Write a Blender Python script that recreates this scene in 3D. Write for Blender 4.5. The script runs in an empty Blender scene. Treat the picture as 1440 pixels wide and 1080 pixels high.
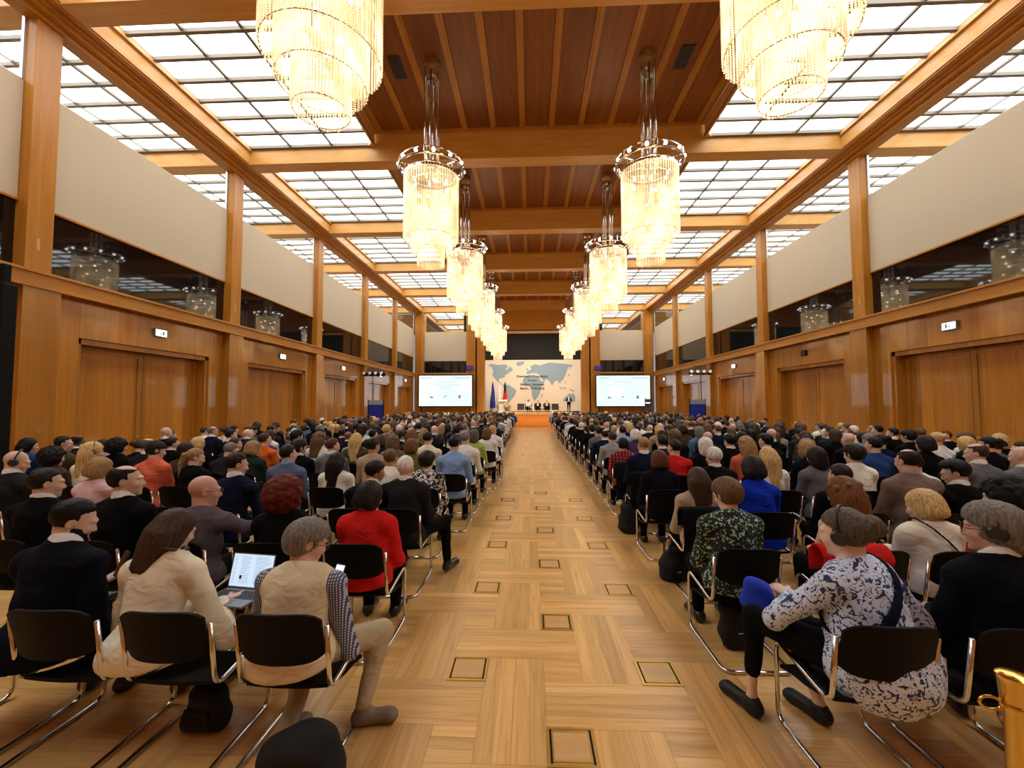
import bpy, math, random
import numpy as np
from mathutils import Vector, Matrix
random.seed(7)
S = bpy.context.scene
COL = S.collection
# ---------------------------------------------------------------- camera
EYE = np.array([0, 0, 1.85])
FPX = 593.37
def _axes(yaw, pitch, roll):
    y, p, r = [math.radians(a) for a in (yaw, pitch, roll)]
    f = np.array([-math.sin(y)*math.cos(p), math.cos(y)*math.cos(p), math.sin(p)])
    r0 = np.array([math.cos(y), math.sin(y), 0.]); u0 = np.cross(r0, f)
    return r0*math.cos(r)+u0*math.sin(r), -r0*math.sin(r)+u0*math.cos(r), f
RR, UU, FF = _axes(2.421, 2.745, -0.108)
cam = bpy.data.cameras.new('camera'); cam_o = bpy.data.objects.new('camera', cam); COL.objects.link(cam_o)
cam.sensor_width = 36; cam.lens = FPX/1440*36; cam.clip_start = .05; cam.clip_end = 200
M4 = Matrix.Identity(4)
for i in range(3):
    M4[i][0], M4[i][1], M4[i][2], M4[i][3] = RR[i], UU[i], -FF[i], EYE[i]
cam_o.matrix_world = M4
S.camera = cam_o
def at(px, py, X=None, Y=None, Z=None):
    """world point on the sight line of a photo pixel, at a given X, Y or Z"""
    q = FF+RR*(px-720.67)/FPX-UU*(py-540.36)/FPX
    t = X/q[0] if X is not None else Y/q[1] if Y is not None else (Z-1.85)/q[2]
    return EYE+t*q
# ---------------------------------------------------------------- world, exposure
S.view_settings.view_transform = 'Standard'; S.view_settings.look = 'None'
S.view_settings.exposure = EXPOSURE = 0.55; S.view_settings.gamma = 1
W = bpy.data.worlds.new('world'); S.world = W; W.use_nodes = True
W.node_tree.nodes['Background'].inputs[0].default_value = (.9, .95, 1, 1)
W.node_tree.nodes['Background'].inputs[1].default_value = .25
SKY_LIGHT = 3.4          # luminous ceiling panes
S.cycles.max_bounces = 6; S.cycles.diffuse_bounces = 3; S.cycles.glossy_bounces = 3
S.cycles.transparent_max_bounces = 12; S.cycles.transmission_bounces = 3
S.cycles.use_denoising = True
S.cycles.sample_clamp_indirect = 6
# ---------------------------------------------------------------- materials
MATS = {}
def srgb(c):
    return tuple(((x/12.92) if x <= .04045 else ((x+.055)/1.055)**2.4) for x in [v/255 for v in c])
def new_mat(name):
    m = bpy.data.materials.new(name); m.use_nodes = True
    nt = m.node_tree; b = nt.nodes['Principled BSDF']
    return m, nt, b
def L(nt, a, b): nt.links.new(a, b)
def N(nt, t, **k):
    n = nt.nodes.new(t)
    for a, v in k.items(): setattr(n, a, v)
    return n
def coords(nt, scale, kind='Object'):
    tc = N(nt, 'ShaderNodeTexCoord'); mp = N(nt, 'ShaderNodeMapping'); mp.inputs['Scale'].default_value = scale
    L(nt, tc.outputs[kind], mp.inputs['Vector']); return mp.outputs[0], tc.outputs[kind]
def ramp(nt, fac, stops):
    r = N(nt, 'ShaderNodeValToRGB')
    while len(r.color_ramp.elements) < len(stops): r.color_ramp.elements.new(.5)
    for e, (p, c) in zip(r.color_ramp.elements, stops): e.position = p; e.color = (*c, 1)
    L(nt, fac, r.inputs[0]); return r.outputs[0]
def mixc(nt, fac, a, b, mode='MIX'):
    m = N(nt, 'ShaderNodeMix', data_type='RGBA', blend_type=mode)
    for s, v in ((m.inputs[0], fac), (m.inputs[6], a), (m.inputs[7], b)):
        if isinstance(v, (int, float)): s.default_value = v
        elif isinstance(v, tuple): s.default_value = (*v, 1) if len(v) == 3 else v
        else: L(nt, v, s)
    return m.outputs[2]
def mth(nt, op, a, b=None):
    m = N(nt, 'ShaderNodeMath', operation=op)
    for s, v in ((m.inputs[0], a), (m.inputs[1], b)):
        if v is None: continue
        if isinstance(v, (int, float)): s.default_value = v
        else: L(nt, v, s)
    return m.outputs[0]
def bump(nt, b, h, strength, dist=.01):
    n = N(nt, 'ShaderNodeBump'); n.inputs['Strength'].default_value = strength; n.inputs['Distance'].default_value = dist
    L(nt, h, n.inputs['Height']); L(nt, n.outputs[0], b.inputs['Normal'])
def plain(name, col, rough=.5, metal=0, spec=.5, noise=0, nscale=20, emit=0, ecol=None, coat=0):
    if name in MATS: return MATS[name]
    m, nt, b = new_mat(name)
    b.inputs['Base Color'].default_value = (*col, 1); b.inputs['Roughness'].default_value = rough
    b.inputs['Metallic'].default_value = metal; b.inputs['Specular IOR Level'].default_value = spec
    b.inputs['Coat Weight'].default_value = coat
    if noise:
        v, _ = coords(nt, (nscale,)*3); n = N(nt, 'ShaderNodeTexNoise'); n.inputs['Detail'].default_value = 4
        L(nt, v, n.inputs['Vector'])
        L(nt, mixc(nt, n.outputs[0], tuple(c*(1-noise) for c in col), tuple(min(1, c*(1+noise)) for c in col)), b.inputs['Base Color'])
        bump(nt, b, n.outputs[0], .25, .005)
    if emit:
        b.inputs['Emission Color'].default_value = (*(ecol or col), 1); b.inputs['Emission Strength'].default_value = emit
    MATS[name] = m; return m
def wood(name, c1, c2, grain, plank=None, pw=.3, rough=.32, var=.35, gs=9, coat=0):
    """veneer: fine grain along one axis, optional boards across another, each a shade of its own"""
    if name in MATS: return MATS[name]
    m, nt, b = new_mat(name)
    sc = [gs]*3; sc['xyz'.index(grain)] = gs*.06
    v, raw = coords(nt, sc)
    n1 = N(nt, 'ShaderNodeTexNoise'); n1.inputs['Detail'].default_value = 6; n1.inputs['Distortion'].default_value = .8
    n1.inputs['Scale'].default_value = 1.0; n1.inputs['Roughness'].default_value = .6
    n2 = N(nt, 'ShaderNodeTexNoise'); n2.inputs['Scale'].default_value = .8; n2.inputs['Detail'].default_value = 2
    L(nt, raw, n2.inputs['Vector'])
    fac = n1.outputs[0]
    if plank:
        sx = N(nt, 'ShaderNodeSeparateXYZ'); L(nt, raw, sx.inputs[0])
        fl = mth(nt, 'FLOOR', mth(nt, 'DIVIDE', sx.outputs['xyz'.index(plank)], pw))
        wn = N(nt, 'ShaderNodeTexWhiteNoise', noise_dimensions='1D'); L(nt, fl, wn.inputs['W'])
        off = N(nt, 'ShaderNodeVectorMath', operation='SCALE'); L(nt, wn.outputs[1], off.inputs[0]); off.inputs[3].default_value = 40
        ad = N(nt, 'ShaderNodeVectorMath', operation='ADD'); L(nt, v, ad.inputs[0]); L(nt, off.outputs[0], ad.inputs[1])
        L(nt, ad.outputs[0], n1.inputs['Vector'])
        k = mth(nt, 'MULTIPLY_ADD', wn.outputs[0], var); k.node.inputs[2].default_value = 1-var*.5
    else:
        L(nt, v, n1.inputs['Vector']); k = None
    mid = tuple((a+c)/2 for a, c in zip(c1, c2))
    col = ramp(nt, fac, [(.28, c2), (.5, mid), (.72, c1)])
    col = mixc(nt, mth(nt, 'MULTIPLY', n2.outputs[0], .55), col, tuple(x*.72 for x in c2))
    if k is not None:
        hs = N(nt, 'ShaderNodeHueSaturation'); L(nt, k, hs.inputs['Value']); L(nt, col, hs.inputs['Color']); col = hs.outputs[0]
    L(nt, col, b.inputs['Base Color']); b.inputs['Roughness'].default_value = rough
    b.inputs['Specular IOR Level'].default_value = .45
    b.inputs['Coat Weight'].default_value = coat; b.inputs['Coat Roughness'].default_value = .06
    bump(nt, b, n1.outputs[0], .06, .004)
    MATS[name] = m; return m
HONEY, HONEY2 = srgb((212, 146, 50)), srgb((178, 110, 26))
PALE, PALE2 = srgb((226, 176, 108)), srgb((204, 144, 72))
RED, RED2 = srgb((160, 96, 40)), srgb((122, 66, 22))
W_WALL = lambda: wood('alder_wall', HONEY, HONEY2, 'z', 'y', .62, var=.34, coat=.85)
W_DOOR = lambda: wood('alder_door', HONEY, HONEY2, 'z', 'y', .31, var=.48, rough=.36, coat=.85)
W_END = lambda: wood('alder_end', HONEY, HONEY2, 'z', 'x', .5, var=.25)
W_PIL = lambda: wood('alder_pillar', HONEY, HONEY2, 'z', rough=.34)
W_BY = lambda: wood('alder_beam_long', HONEY, HONEY2, 'y', rough=.36)
W_BX = lambda: wood('alder_beam_cross', PALE, HONEY, 'x', rough=.36)
W_COF = lambda: wood('alder_coffer', PALE, PALE2, 'y', rough=.4)
W_CEIL = lambda: wood('ceiling_board', RED, RED2, 'y', 'x', .9, var=.2, rough=.38)
W_RIB = lambda: wood('ceiling_rib', HONEY, srgb((172, 110, 48)), 'y', rough=.4)
CHROME = lambda: plain('chrome', (.72, .72, .74), .12, 1)
BLACK = lambda: plain('black_stain', (.004, .0035, .0035), .55, 0, .12)
CREAM = lambda: plain('cream_fabric', srgb((205, 188, 160)), .85, noise=.03, nscale=60)
def glass_dark():
    if 'dark_glass' in MATS: return MATS['dark_glass']
    m, nt, b = new_mat('dark_glass')
    b.inputs['Base Color'].default_value = (.004, .005, .006, 1); b.inputs['Roughness'].default_value = .03
    b.inputs['IOR'].default_value = 1.62
    MATS['dark_glass'] = m; return m
def glass_clear():
    if 'clear_glass' in MATS: return MATS['clear_glass']
    m, nt, b = new_mat('clear_glass'); nt.nodes.remove(b)
    t = N(nt, 'ShaderNodeBsdfTransparent'); g = N(nt, 'ShaderNodeBsdfGlossy'); g.inputs['Roughness'].default_value = .02
    mx = N(nt, 'ShaderNodeMixShader'); mx.inputs[0].default_value = .06; L(nt, t.outputs[0], mx.inputs[1]); L(nt, g.outputs[0], mx.inputs[2])
    L(nt, mx.outputs[0], nt.nodes['Material Output'].inputs[0]); MATS['clear_glass'] = m; return m
# ---------------------------------------------------------------- mesh helpers
class MB:
    def __init__(s): s.v = []; s.f = []; s.m = []; s.cur = 0
    def add(s, vs, fs):
        o = len(s.v); s.v += [tuple(map(float, p)) for p in vs]; s.f += [tuple(i+o for i in f) for f in fs]; s.m += [s.cur]*len(fs); return s
    def box(s, x0, x1, y0, y1, z0, z1):
        if x0 > x1: x0, x1 = x1, x0
        if y0 > y1: y0, y1 = y1, y0
        return s.add([(x, y, z) for z in (z0, z1) for y in (y0, y1) for x in (x0, x1)],
                     [(0, 2, 3, 1), (4, 5, 7, 6), (0, 1, 5, 4), (2, 6, 7, 3), (0, 4, 6, 2), (1, 3, 7, 5)])
    def tube(s, pts, r, n=8, closed=False):
        P = [np.array(p, float) for p in pts]; K = len(P); rs = r if hasattr(r, '__len__') else [r]*K
        vs = []; up = None
        for i in range(K):
            a = P[(i-1) % K] if (closed or i > 0) else P[i]; c = P[(i+1) % K] if (closed or i < K-1) else P[i]
            t = c-a; t = t/(np.linalg.norm(t)+1e-9)
            if up is None:
                up = np.array([0, 0, 1.]) if abs(t[2]) < .9 else np.array([1., 0, 0])
            u = up-t*(up@t); u /= np.linalg.norm(u)+1e-9; w = np.cross(t, u); up = u
            vs += [P[i]+rs[i]*(u*math.cos(2*math.pi*j/n)+w*math.sin(2*math.pi*j/n)) for j in range(n)]
        fs = [(i*n+j, i*n+(j+1) % n, ((i+1) % K)*n+(j+1) % n, ((i+1) % K)*n+j) for i in range(K if closed else K-1) for j in range(n)]
        if not closed: fs += [tuple(range(n-1, -1, -1)), tuple((K-1)*n+j for j in range(n))]
        return s.add(vs, fs)
    def lathe(s, prof, c=(0, 0, 0), n=24, cap=True):
        vs = [(c[0]+r*math.cos(2*math.pi*j/n), c[1]+r*math.sin(2*math.pi*j/n), c[2]+z) for r, z in prof for j in range(n)]
        K = len(prof); fs = [(i*n+j, i*n+(j+1) % n, (i+1)*n+(j+1) % n, (i+1)*n+j) for i in range(K-1) for j in range(n)]
        if cap: fs += [tuple(range(n-1, -1, -1)), tuple((K-1)*n+j for j in range(n))]
        return s.add(vs, fs)
    def ball(s, c, r, n=10, sq=(1, 1, 1)):
        K = n//2+1
        return s.lathe2([(r*math.sin(math.pi*i/(K-1)), -r*math.cos(math.pi*i/(K-1))) for i in range(K)], c, n, sq)
    def lathe2(s, prof, c, n, sq):
        vs = [(c[0]+sq[0]*max(r, 1e-4)*math.cos(2*math.pi*j/n), c[1]+sq[1]*max(r, 1e-4)*math.sin(2*math.pi*j/n), c[2]+sq[2]*z) for r, z in prof for j in range(n)]
        K = len(prof); return s.add(vs, [(i*n+j, i*n+(j+1) % n, (i+1)*n+(j+1) % n, (i+1)*n+j) for i in range(K-1) for j in range(n)])
    def prism(s, poly, lo, hi, axis='y'):
        """closed outline (2-D) extruded along an axis"""
        n = len(poly)
        def q(p, d): return {'y': (p[0], d, p[1]), 'z': (p[0], p[1], d), 'x': (d, p[0], p[1])}[axis]
        return s.add([q(p, lo) for p in poly]+[q(p, hi) for p in poly],
                     [tuple(range(n-1, -1, -1)), tuple(range(n, 2*n))]+[(i, (i+1) % n, n+(i+1) % n, n+i) for i in range(n)])
def mk_mesh(name, v, f, smooth=False, mi=None):
    me = bpy.data.meshes.new(name)
    if isinstance(f, np.ndarray):
        nv, nf = len(v), len(f); k = f.shape[1]
        me.vertices.add(nv); me.vertices.foreach_set('co', np.asarray(v, np.float32).ravel())
        me.loops.add(nf*k); me.loops.foreach_set('vertex_index', f.astype(np.int32).ravel())
        me.polygons.add(nf); me.polygons.foreach_set('loop_start', np.arange(0, nf*k, k, dtype=np.int32))
        me.update(calc_edges=True); me.validate()
    else:
        me.from_pydata(v, [], f); me.update()
    if smooth: me.polygons.foreach_set('use_smooth', [True]*len(me.polygons))
    if mi is not None and len(set(mi)) > 1: me.polygons.foreach_set('material_index', mi)
    return me
def link(name, me, mats, parent=None, loc=None, rz=0):
    o = bpy.data.objects.new(name, me); COL.objects.link(o)
    for m in (mats if isinstance(mats, (list, tuple)) else [mats]): me.materials.append(m)
    if parent: o.parent = parent
    if loc is not None: o.location = loc
    o.rotation_euler.z = rz
    return o
def obj(name, mb, mats, parent=None, loc=None, rz=0, smooth=False, bevel=0, auto=False):
    me = mk_mesh(name, mb.v, mb.f, smooth, mb.m)
    o = link(name, me, mats, parent, loc, rz)
    if auto:
        me.polygons.foreach_set('use_smooth', [True]*len(me.polygons)); me.set_sharp_from_angle(angle=math.radians(40))
    if bevel:
        b = o.modifiers.new('bevel', 'BEVEL'); b.width = bevel; b.segments = 2; b.limit_method = 'ANGLE'
    return o
def tag(o, label=None, cat=None, group=None, kind=None):
    if label: o['label'] = label
    if cat: o['category'] = cat
    if group: o['group'] = group
    if kind: o['kind'] = kind
    return o
def struct(o, label=None): return tag(o, label, None, None, 'structure')
def thing(name, label, cat, loc=(0, 0, 0), rz=0, group=None):
    o = bpy.data.objects.new(name, None); COL.objects.link(o); o.location = loc; o.rotation_euler.z = rz
    o.empty_display_size = .1
    return tag(o, label, cat, group)
def dup(o, parent=None):
    c = o.copy(); COL.objects.link(c)
    if parent is not None: c.parent = parent
    for ch in list(o.children): dup(ch, c)
    return c
ORD = ['', 'first', 'second', 'third', 'fourth', 'fifth', 'sixth', 'seventh', 'eighth', 'ninth', 'tenth', 'eleventh', 'twelfth', 'thirteenth',
       'fourteenth', 'fifteenth', 'sixteenth', 'seventeenth', 'eighteenth', 'nineteenth', 'twentieth']+['twenty-'+w for w in
       ('first', 'second', 'third', 'fourth', 'fifth', 'sixth', 'seventh', 'eighth', 'ninth')]+['thirtieth', 'thirty-first', 'thirty-second']
# ================================================================ the hall
CX = .25; HW = 9.71          # centre line and half width at the pillar fronts
PY = lambda k: 12.85+5.45*(k-2)   # near face of pillar k
PW = .455; YEND = 34.65; YBACK = -3.4
# ---- parquet: woven strips of four boards around small squares
def build_floor():
    p, w, bx, by = .654, .40, .218, 3.69; sq = p-w
    v = []; f = []; uv = []; rnd = []
    rg = random.Random(3); g = .0009
    def board(x0, x1, y0, y1, along):
        x0, x1, y0, y1 = max(x0, -9.9), min(x1, 10.4), max(y0, YBACK), min(y1, 34.3)
        if x1-x0 < .01 or y1-y0 < .01: return
        o = len(v); v.extend([(x0+g, y0+g, 0), (x1-g, y0+g, 0), (x1-g, y1-g, 0), (x0+g, y1-g, 0)]); f.append((o, o+1, o+2, o+3))
        ou, ov = rg.uniform(0, 50), rg.uniform(0, 50)
        for X, Y in ((x0, y0), (x1, y0), (x1, y1), (x0, y1)): uv.append((Y+ou, X+ov) if along == 'y' else (X+ou, Y+ov))
        rnd.append(rg.random())
    for i in range(-17, 17):
        for j in range(-12, 49):
            xc, yc = bx+(i+.5)*p, by+(j+.5)*p
            half = w/2+sq
            for q in range(4):
                a, b2 = -w/2+q*w/4, -w/2+(q+1)*w/4
                if (i+j) % 2: board(xc+a, xc+b2, yc-half, yc+half, 'y')
                else: board(xc-half, xc+half, yc+a, yc+b2, 'x')
            x0, y0 = bx+i*p-sq/2, by+j*p-sq/2
            for q in range(3): board(x0, x0+sq, y0+q*sq/3, y0+(q+1)*sq/3, 'x')
    o0 = len(v); v.extend([(-9.9, YBACK, -.002), (10.4, YBACK, -.002), (10.4, 34.3, -.002), (-9.9, 34.3, -.002)]); f.append((o0, o0+1, o0+2, o0+3))
    uv.extend([(0, 0)]*4); rnd.append(-.6)
    me = bpy.data.meshes.new('floor'); me.from_pydata(v, [], f)
    ul = me.uv_layers.new(name='UVMap'); ul.data.foreach_set('uv', np.array(uv, np.float32).ravel())
    at_ = me.attributes.new('shade', 'FLOAT', 'FACE'); at_.data.foreach_set('value', np.array(rnd, np.float32))
    m, nt, b = new_mat('parquet')
    uvn = N(nt, 'ShaderNodeTexCoord'); mp = N(nt, 'ShaderNodeMapping'); mp.inputs['Scale'].default_value = (1.6, 26, 1)
    L(nt, uvn.outputs['UV'], mp.inputs[0])
    n = N(nt, 'ShaderNodeTexNoise'); n.inputs['Scale'].default_value = 1; n.inputs['Detail'].default_value = 5; n.inputs['Distortion'].default_value = 1.0
    L(nt, mp.outputs[0], n.inputs['Vector'])
    mp2 = N(nt, 'ShaderNodeMapping'); mp2.inputs['Scale'].default_value = (2.2, 6, 1); L(nt, uvn.outputs['UV'], mp2.inputs[0])
    n3 = N(nt, 'ShaderNodeTexNoise'); n3.inputs['Scale'].default_value = 1; n3.inputs['Detail'].default_value = 3; L(nt, mp2.outputs[0], n3.inputs['Vector'])
    A = N(nt, 'ShaderNodeAttribute', attribute_name='shade')
    c = ramp(nt, n.outputs[0], [(.25, srgb((190, 136, 76))), (.5, srgb((220, 172, 106))), (.75, srgb((230, 188, 126)))])
    c = mixc(nt, mth(nt, 'MULTIPLY', n3.outputs[0], .55), c, srgb((208, 156, 86)))
    k = mth(nt, 'MULTIPLY_ADD', A.outputs['Fac'], .34); k.node.inputs[2].default_value = .82
    hs = N(nt, 'ShaderNodeHueSaturation'); L(nt, k, hs.inputs['Value']); L(nt, c, hs.inputs['Color'])
    L(nt, hs.outputs[0], b.inputs['Base Color']); b.inputs['Roughness'].default_value = .3
    b.inputs['Specular IOR Level'].default_value = .5
    bump(nt, b, n.outputs[0], .04, .003)
    struct(link('floor', me, m))
build_floor()
# slab under the boards
struct(obj('floor_slab', MB().box(-9.9, 10.4, YBACK, 34.3, -.2, -.004), plain('slab', (.2, .13, .07), .8)))
# brass floor boxes let into the small squares of the parquet
def floor_boxes():
    fr = MB(); s = .135
    for a, b2 in ((s, s-.018), (s-.030, s-.040)):
        fr.box(-a, a, -a, -b2, 0, .004); fr.box(-a, a, b2, a, 0, .004); fr.box(-a, -b2, -b2, b2, 0, .004); fr.box(b2, a, -b2, b2, 0, .004)
    lid = MB().box(-s+.04, s-.04, -s+.04, s-.04, 0, .003)
    gaps = [MB().box(-s+.018, -s+.03, -s+.018, s-.018, 0, .0025), MB().box(s-.03, s-.018, -s+.018, s-.018, 0, .0025)]
    first = None; n = 0
    names = {-1: 'left', 0: 'middle', 1: 'right'}
    for j in range(-2, 9):
        for i in (-1, 0, 1):
            if (i+j) % 2: continue
            loc = (.218+i*.654, 3.69+j*.654, .0005)
            lab = 'brass-framed floor box in the aisle parquet, %s column, %s row from the camera' % (names[i], ORD[j+3])
            if first is None:
                first = t = thing('floor_box', lab, 'floor box', loc, 0, 'floor boxes in the aisle')
                obj('frame', fr, plain('brass_flat', srgb((205, 170, 90)), .35, .8), t)
                obj('lid', lid, wood('lid_wood', srgb((224, 178, 120)), srgb((202, 152, 94)), 'x', gs=14), t)
                for g_ in gaps: obj('slot', g_, BLACK(), t)
            else:
                t = dup(first); t.location = loc; t['label'] = lab
floor_boxes()
# ---- the side walls
def side_wall(sgn, nm):
    X = lambda d: CX+sgn*d         # d = distance from the centre line
    n = {'left': 0, 'right': 20}[nm]
    wall = MB(); cor = MB()
    ks = range(-1, 6)
    rec, dd = HW+.21, HW+.56       # recess plane, door plane
    for k in ks:
        y0 = PY(k); y1 = PY(k+1); a, c = y0+.65, y1; d0, d1 = a+.55, c-.55
        wall.box(X(HW), X(rec+.6), y0, a, 0, 4.12)                 # pilaster below the pillar
        wall.box(X(rec), X(rec+.6), a, d0, 0, 4.12); wall.box(X(rec), X(rec+.6), d1, c, 0, 4.12)
        wall.box(X(rec), X(rec+.6), d0, d1, 3.29, 4.12)            # lintel
    struct(obj('wall_'+nm, wall, W_WALL(), bevel=.006))
    cor.box(X(HW-.015), X(rec+.6), PY(-1), YEND, 4.12, 4.40); cor.box(X(HW-.05), X(rec+.3), PY(-1), YEND, 4.38, 4.435)
    cor.box(X(HW-.03), X(HW+.05), PY(-1), YEND, 4.10, 4.14)
    struct(obj('trim_%d' % (n+1), cor, W_BY(), bevel=.006))
    # the long architrave under the ceiling
    arc = MB()
    arc.box(X(HW-.06), X(HW+.25), PY(-1), YEND+11, 9.33, 10.3); arc.box(X(HW-.20), X(HW), PY(-1), YEND+11, 9.42, 10.3)
    arc.box(X(HW-.46), X(HW-.1), PY(-1), YEND+11, 9.54, 10.3)
    arc.box(X(HW-.30), X(HW-.1), PY(-1), YEND+11, 9.49, 9.6)
    struct(obj('trim_%d' % (n+2), arc, W_BY(), bevel=.008))
    cof = MB().box(X(HW-.49), X(HW-.44), PY(-1), YEND+11, 9.58, 9.98)
    cof.box(X(HW-.56), X(HW-.44), PY(-1), YEND+11, 9.96, 10.06)
    struct(obj('trim_%d' % (n+3), cof, W_COF()))
    for k in ks:
        y0 = PY(k); y1 = PY(k+1)
        if k >= 0:
            struct(obj('pillar_%d' % (n+k), MB().box(X(HW), X(HW+.27), y0, y0+PW, 4.43, 9.36), W_PIL(), bevel=.008))
            if k in (1, 2):
                b = obj('brass_plate', MB().box(X(HW-.006), X(HW+.002), y0+.17, y0+.23, 4.83, 5.06).box(X(HW-.01), X(HW-.004), y0+.19, y0+.21, 4.86, 5.03), plain('brass_flat', (1, 1, 1)), bevel=.003)
                tag(b, 'small brass plate on the %s wooden pillar of the %s wall' % (['', 'nearest', 'second'][k], nm), 'plate', 'brass plates on the pillars')
        a = y0+PW; c = y1
        struct(obj('window_%d' % (n+k+2), MB().box(X(HW+.24), X(HW+.28), a, c, 4.43, 5.80), glass_dark()))
        pn = obj('wall_panel_%d' % (n+k+2), MB().box(X(HW+.20), X(HW+.30), a+.01, c-.01, 5.75, 8.07), CREAM()); struct(pn)
        e = MB().box(X(HW+.18), X(HW+.24), a, c, 5.72, 5.76)
        struct(obj('trim_%d' % (n+10+k), e, W_BY()))
        u = struct(obj('window_%d' % (n+k+12), MB().box(X(HW+.235), X(HW+.245), a, c, 8.07, 9.36), glass_clear()))
        fr = MB().box(X(HW+.21), X(HW+.27), a, a+.035, 8.05, 9.34); fr.box(X(HW+.21), X(HW+.27), c-.035, c, 8.05, 9.34); fr.box(X(HW+.21), X(HW+.27), a, c, 8.05, 8.09)
        obj('window_frame', fr, plain('window_metal', (.55, .56, .57), .35, .7), u)
        # double door in its recess
        a = y0+.65; d0, d1 = a+.55, c-.55; ym = (d0+d1)/2
        dfr = MB(); dfr.box(X(rec+.05), X(dd+.05), d0, d0+.10, 0, 3.29); dfr.box(X(rec+.05), X(dd+.05), d1-.10, d1, 0, 3.29)
        dfr.box(X(rec+.05), X(dd+.05), d0, d1, 3.17, 3.29); dfr.box(X(dd+.04), X(dd+.2), d0, d1, 0, 3.29)
        dr = struct(obj('door_%d' % (n+k+2), dfr, W_DOOR(), bevel=.005))
        for (p0, p1, hy) in ((d0+.10, ym-.006, -1), (ym+.006, d1-.10, 1)):
            lf = MB(); lf.box(X(dd-.02), X(dd+.03), p0, p1, .01, 3.16)
            q = .13
            for (u0, u1, z0, z1) in ((p0, p0+q, .01, 3.16), (p1-q, p1, .01, 3.16), (p0+q, p1-q, 3.03, 3.16), (p0+q, p1-q, .01, .25)):
                lf.box(X(dd-.045), X(dd), u0, u1, z0, z1)
            lo = obj('door_leaf', lf, W_DOOR(), dr, bevel=.004)
            hyy = ym+hy*.07
            obj('door_handle', MB().tube([(X(dd-.045), hyy, 1.05), (X(dd-.10), hyy, 1.05), (X(dd-.10), hyy+hy*.12, 1.05)], .011), plain('brass_flat', (1, 1, 1)), lo)
        # illuminated exit sign on the lintel
        ys = ym+(.1 if k < 3 else 0)
        if k >= 1 and not (nm == 'right' and k == 2):
            sg = thing('exit_sign', 'small white lit exit sign above the %s double door of the %s wall' % (ORD[k], nm), 'sign', (X(rec), ys, 3.72), 0, 'exit signs above the side doors')
            obj('housing', MB().box(-sgn*.06, 0, -.19, .19, -.10, .10), plain('sign_grey', (.25, .25, .25), .5), sg, bevel=.006)
            obj('sign_face', MB().box(-sgn*.066, -sgn*.058, -.16, .16, -.08, .08), plain('sign_white', (1, 1, 1), .5, emit=2.2), sg)
            fg = MB(); e = -sgn*.068
            fg.box(e, e+sgn*.003, -.03, -.005, -.05, .03); fg.box(e, e+sgn*.003, -.026, -.009, .035, .055); fg.box(e, e+sgn*.003, .03, .09, -.055, .055); fg.box(e, e+sgn*.003, -.10, -.045, -.008, .008)
            obj('pictogram', fg, plain('sign_green', (.25, .6, .4), .5), sg)
        elif k == 2:
            sg = thing('wall_speaker', 'small dark square box on the lintel above the second door, right wall', 'speaker', (X(rec), ys, 3.72))
            obj('case', MB().box(-sgn*.05, 0, -.15, .15, -.10, .10), BLACK(), sg, bevel=.006)
            obj('grille', MB().box(-sgn*.055, -sgn*.045, -.12, .12, -.08, .08), plain('grille_brown', (.05, .03, .02), .7), sg)
side_wall(-1, 'left'); side_wall(1, 'right')
# the wall behind the camera
struct(obj('wall_back', MB().box(CX-11, CX+11, YBACK-.3, YBACK, 0, 10.6), W_END()))
# ---- ceiling: beams, ribbed boards, luminous skylights
def beam(y, n):
    b = MB(); b.box(CX-HW-4.5, CX+HW+4.5, y, y+PW, 9.56, 10.55)
    b.box(CX-HW-4.5, CX+HW+4.5, y-.03, y+PW+.03, 9.545, 9.64)
    struct(obj('beam_%d' % n, b, W_BX(), bevel=.006))
for k in range(0, 9): beam(PY(k), k)
bo = MB(); rib = MB()
for k in range(-1, 6):
    y0, y1 = PY(k)+PW, PY(k+1)
    bo.box(CX-5.15, CX+5.15, y0, y1, 10.5, 10.6)
    for i in range(-6, 6):
        x = CX-.45+.9*(i+1)-.0
        if abs(x-CX) > 5.0: continue
        for dx, h in ((-.085, .05), (-.028, .075), (.028, .05)):
            rib.box(x+dx, x+dx+.056, y0, y1, 10.5-h, 10.51)
    rib.box(CX-5.15, CX+5.15, y0, y0+.10, 10.42, 10.51); rib.box(CX-5.15, CX+5.15, y1-.10, y1, 10.42, 10.51)
struct(obj('ceiling', bo, W_CEIL())); struct(obj('ceiling_ribs', rib, W_RIB()))
def pane_mat():
    m, nt, b = new_mat('lit_pane'); nt.nodes.remove(b)
    e = N(nt, 'ShaderNodeEmission'); v, _ = coords(nt, (.25, .25, .25)); n = N(nt, 'ShaderNodeTexNoise'); n.inputs['Scale'].default_value = 1
    L(nt, v, n.inputs['Vector']); c = ramp(nt, n.outputs[0], [(.3, (.80, .93, 1.0)), (.62, (1, .99, .96))])
    L(nt, c, e.inputs[0]); e.inputs[1].default_value = SKY_LIGHT
    L(nt, e.outputs[0], nt.nodes['Material Output'].inputs[0]); return m
PANE = pane_mat()
BAR = plain('skylight_bar', srgb((122, 112, 98)), .45, .2)
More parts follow.
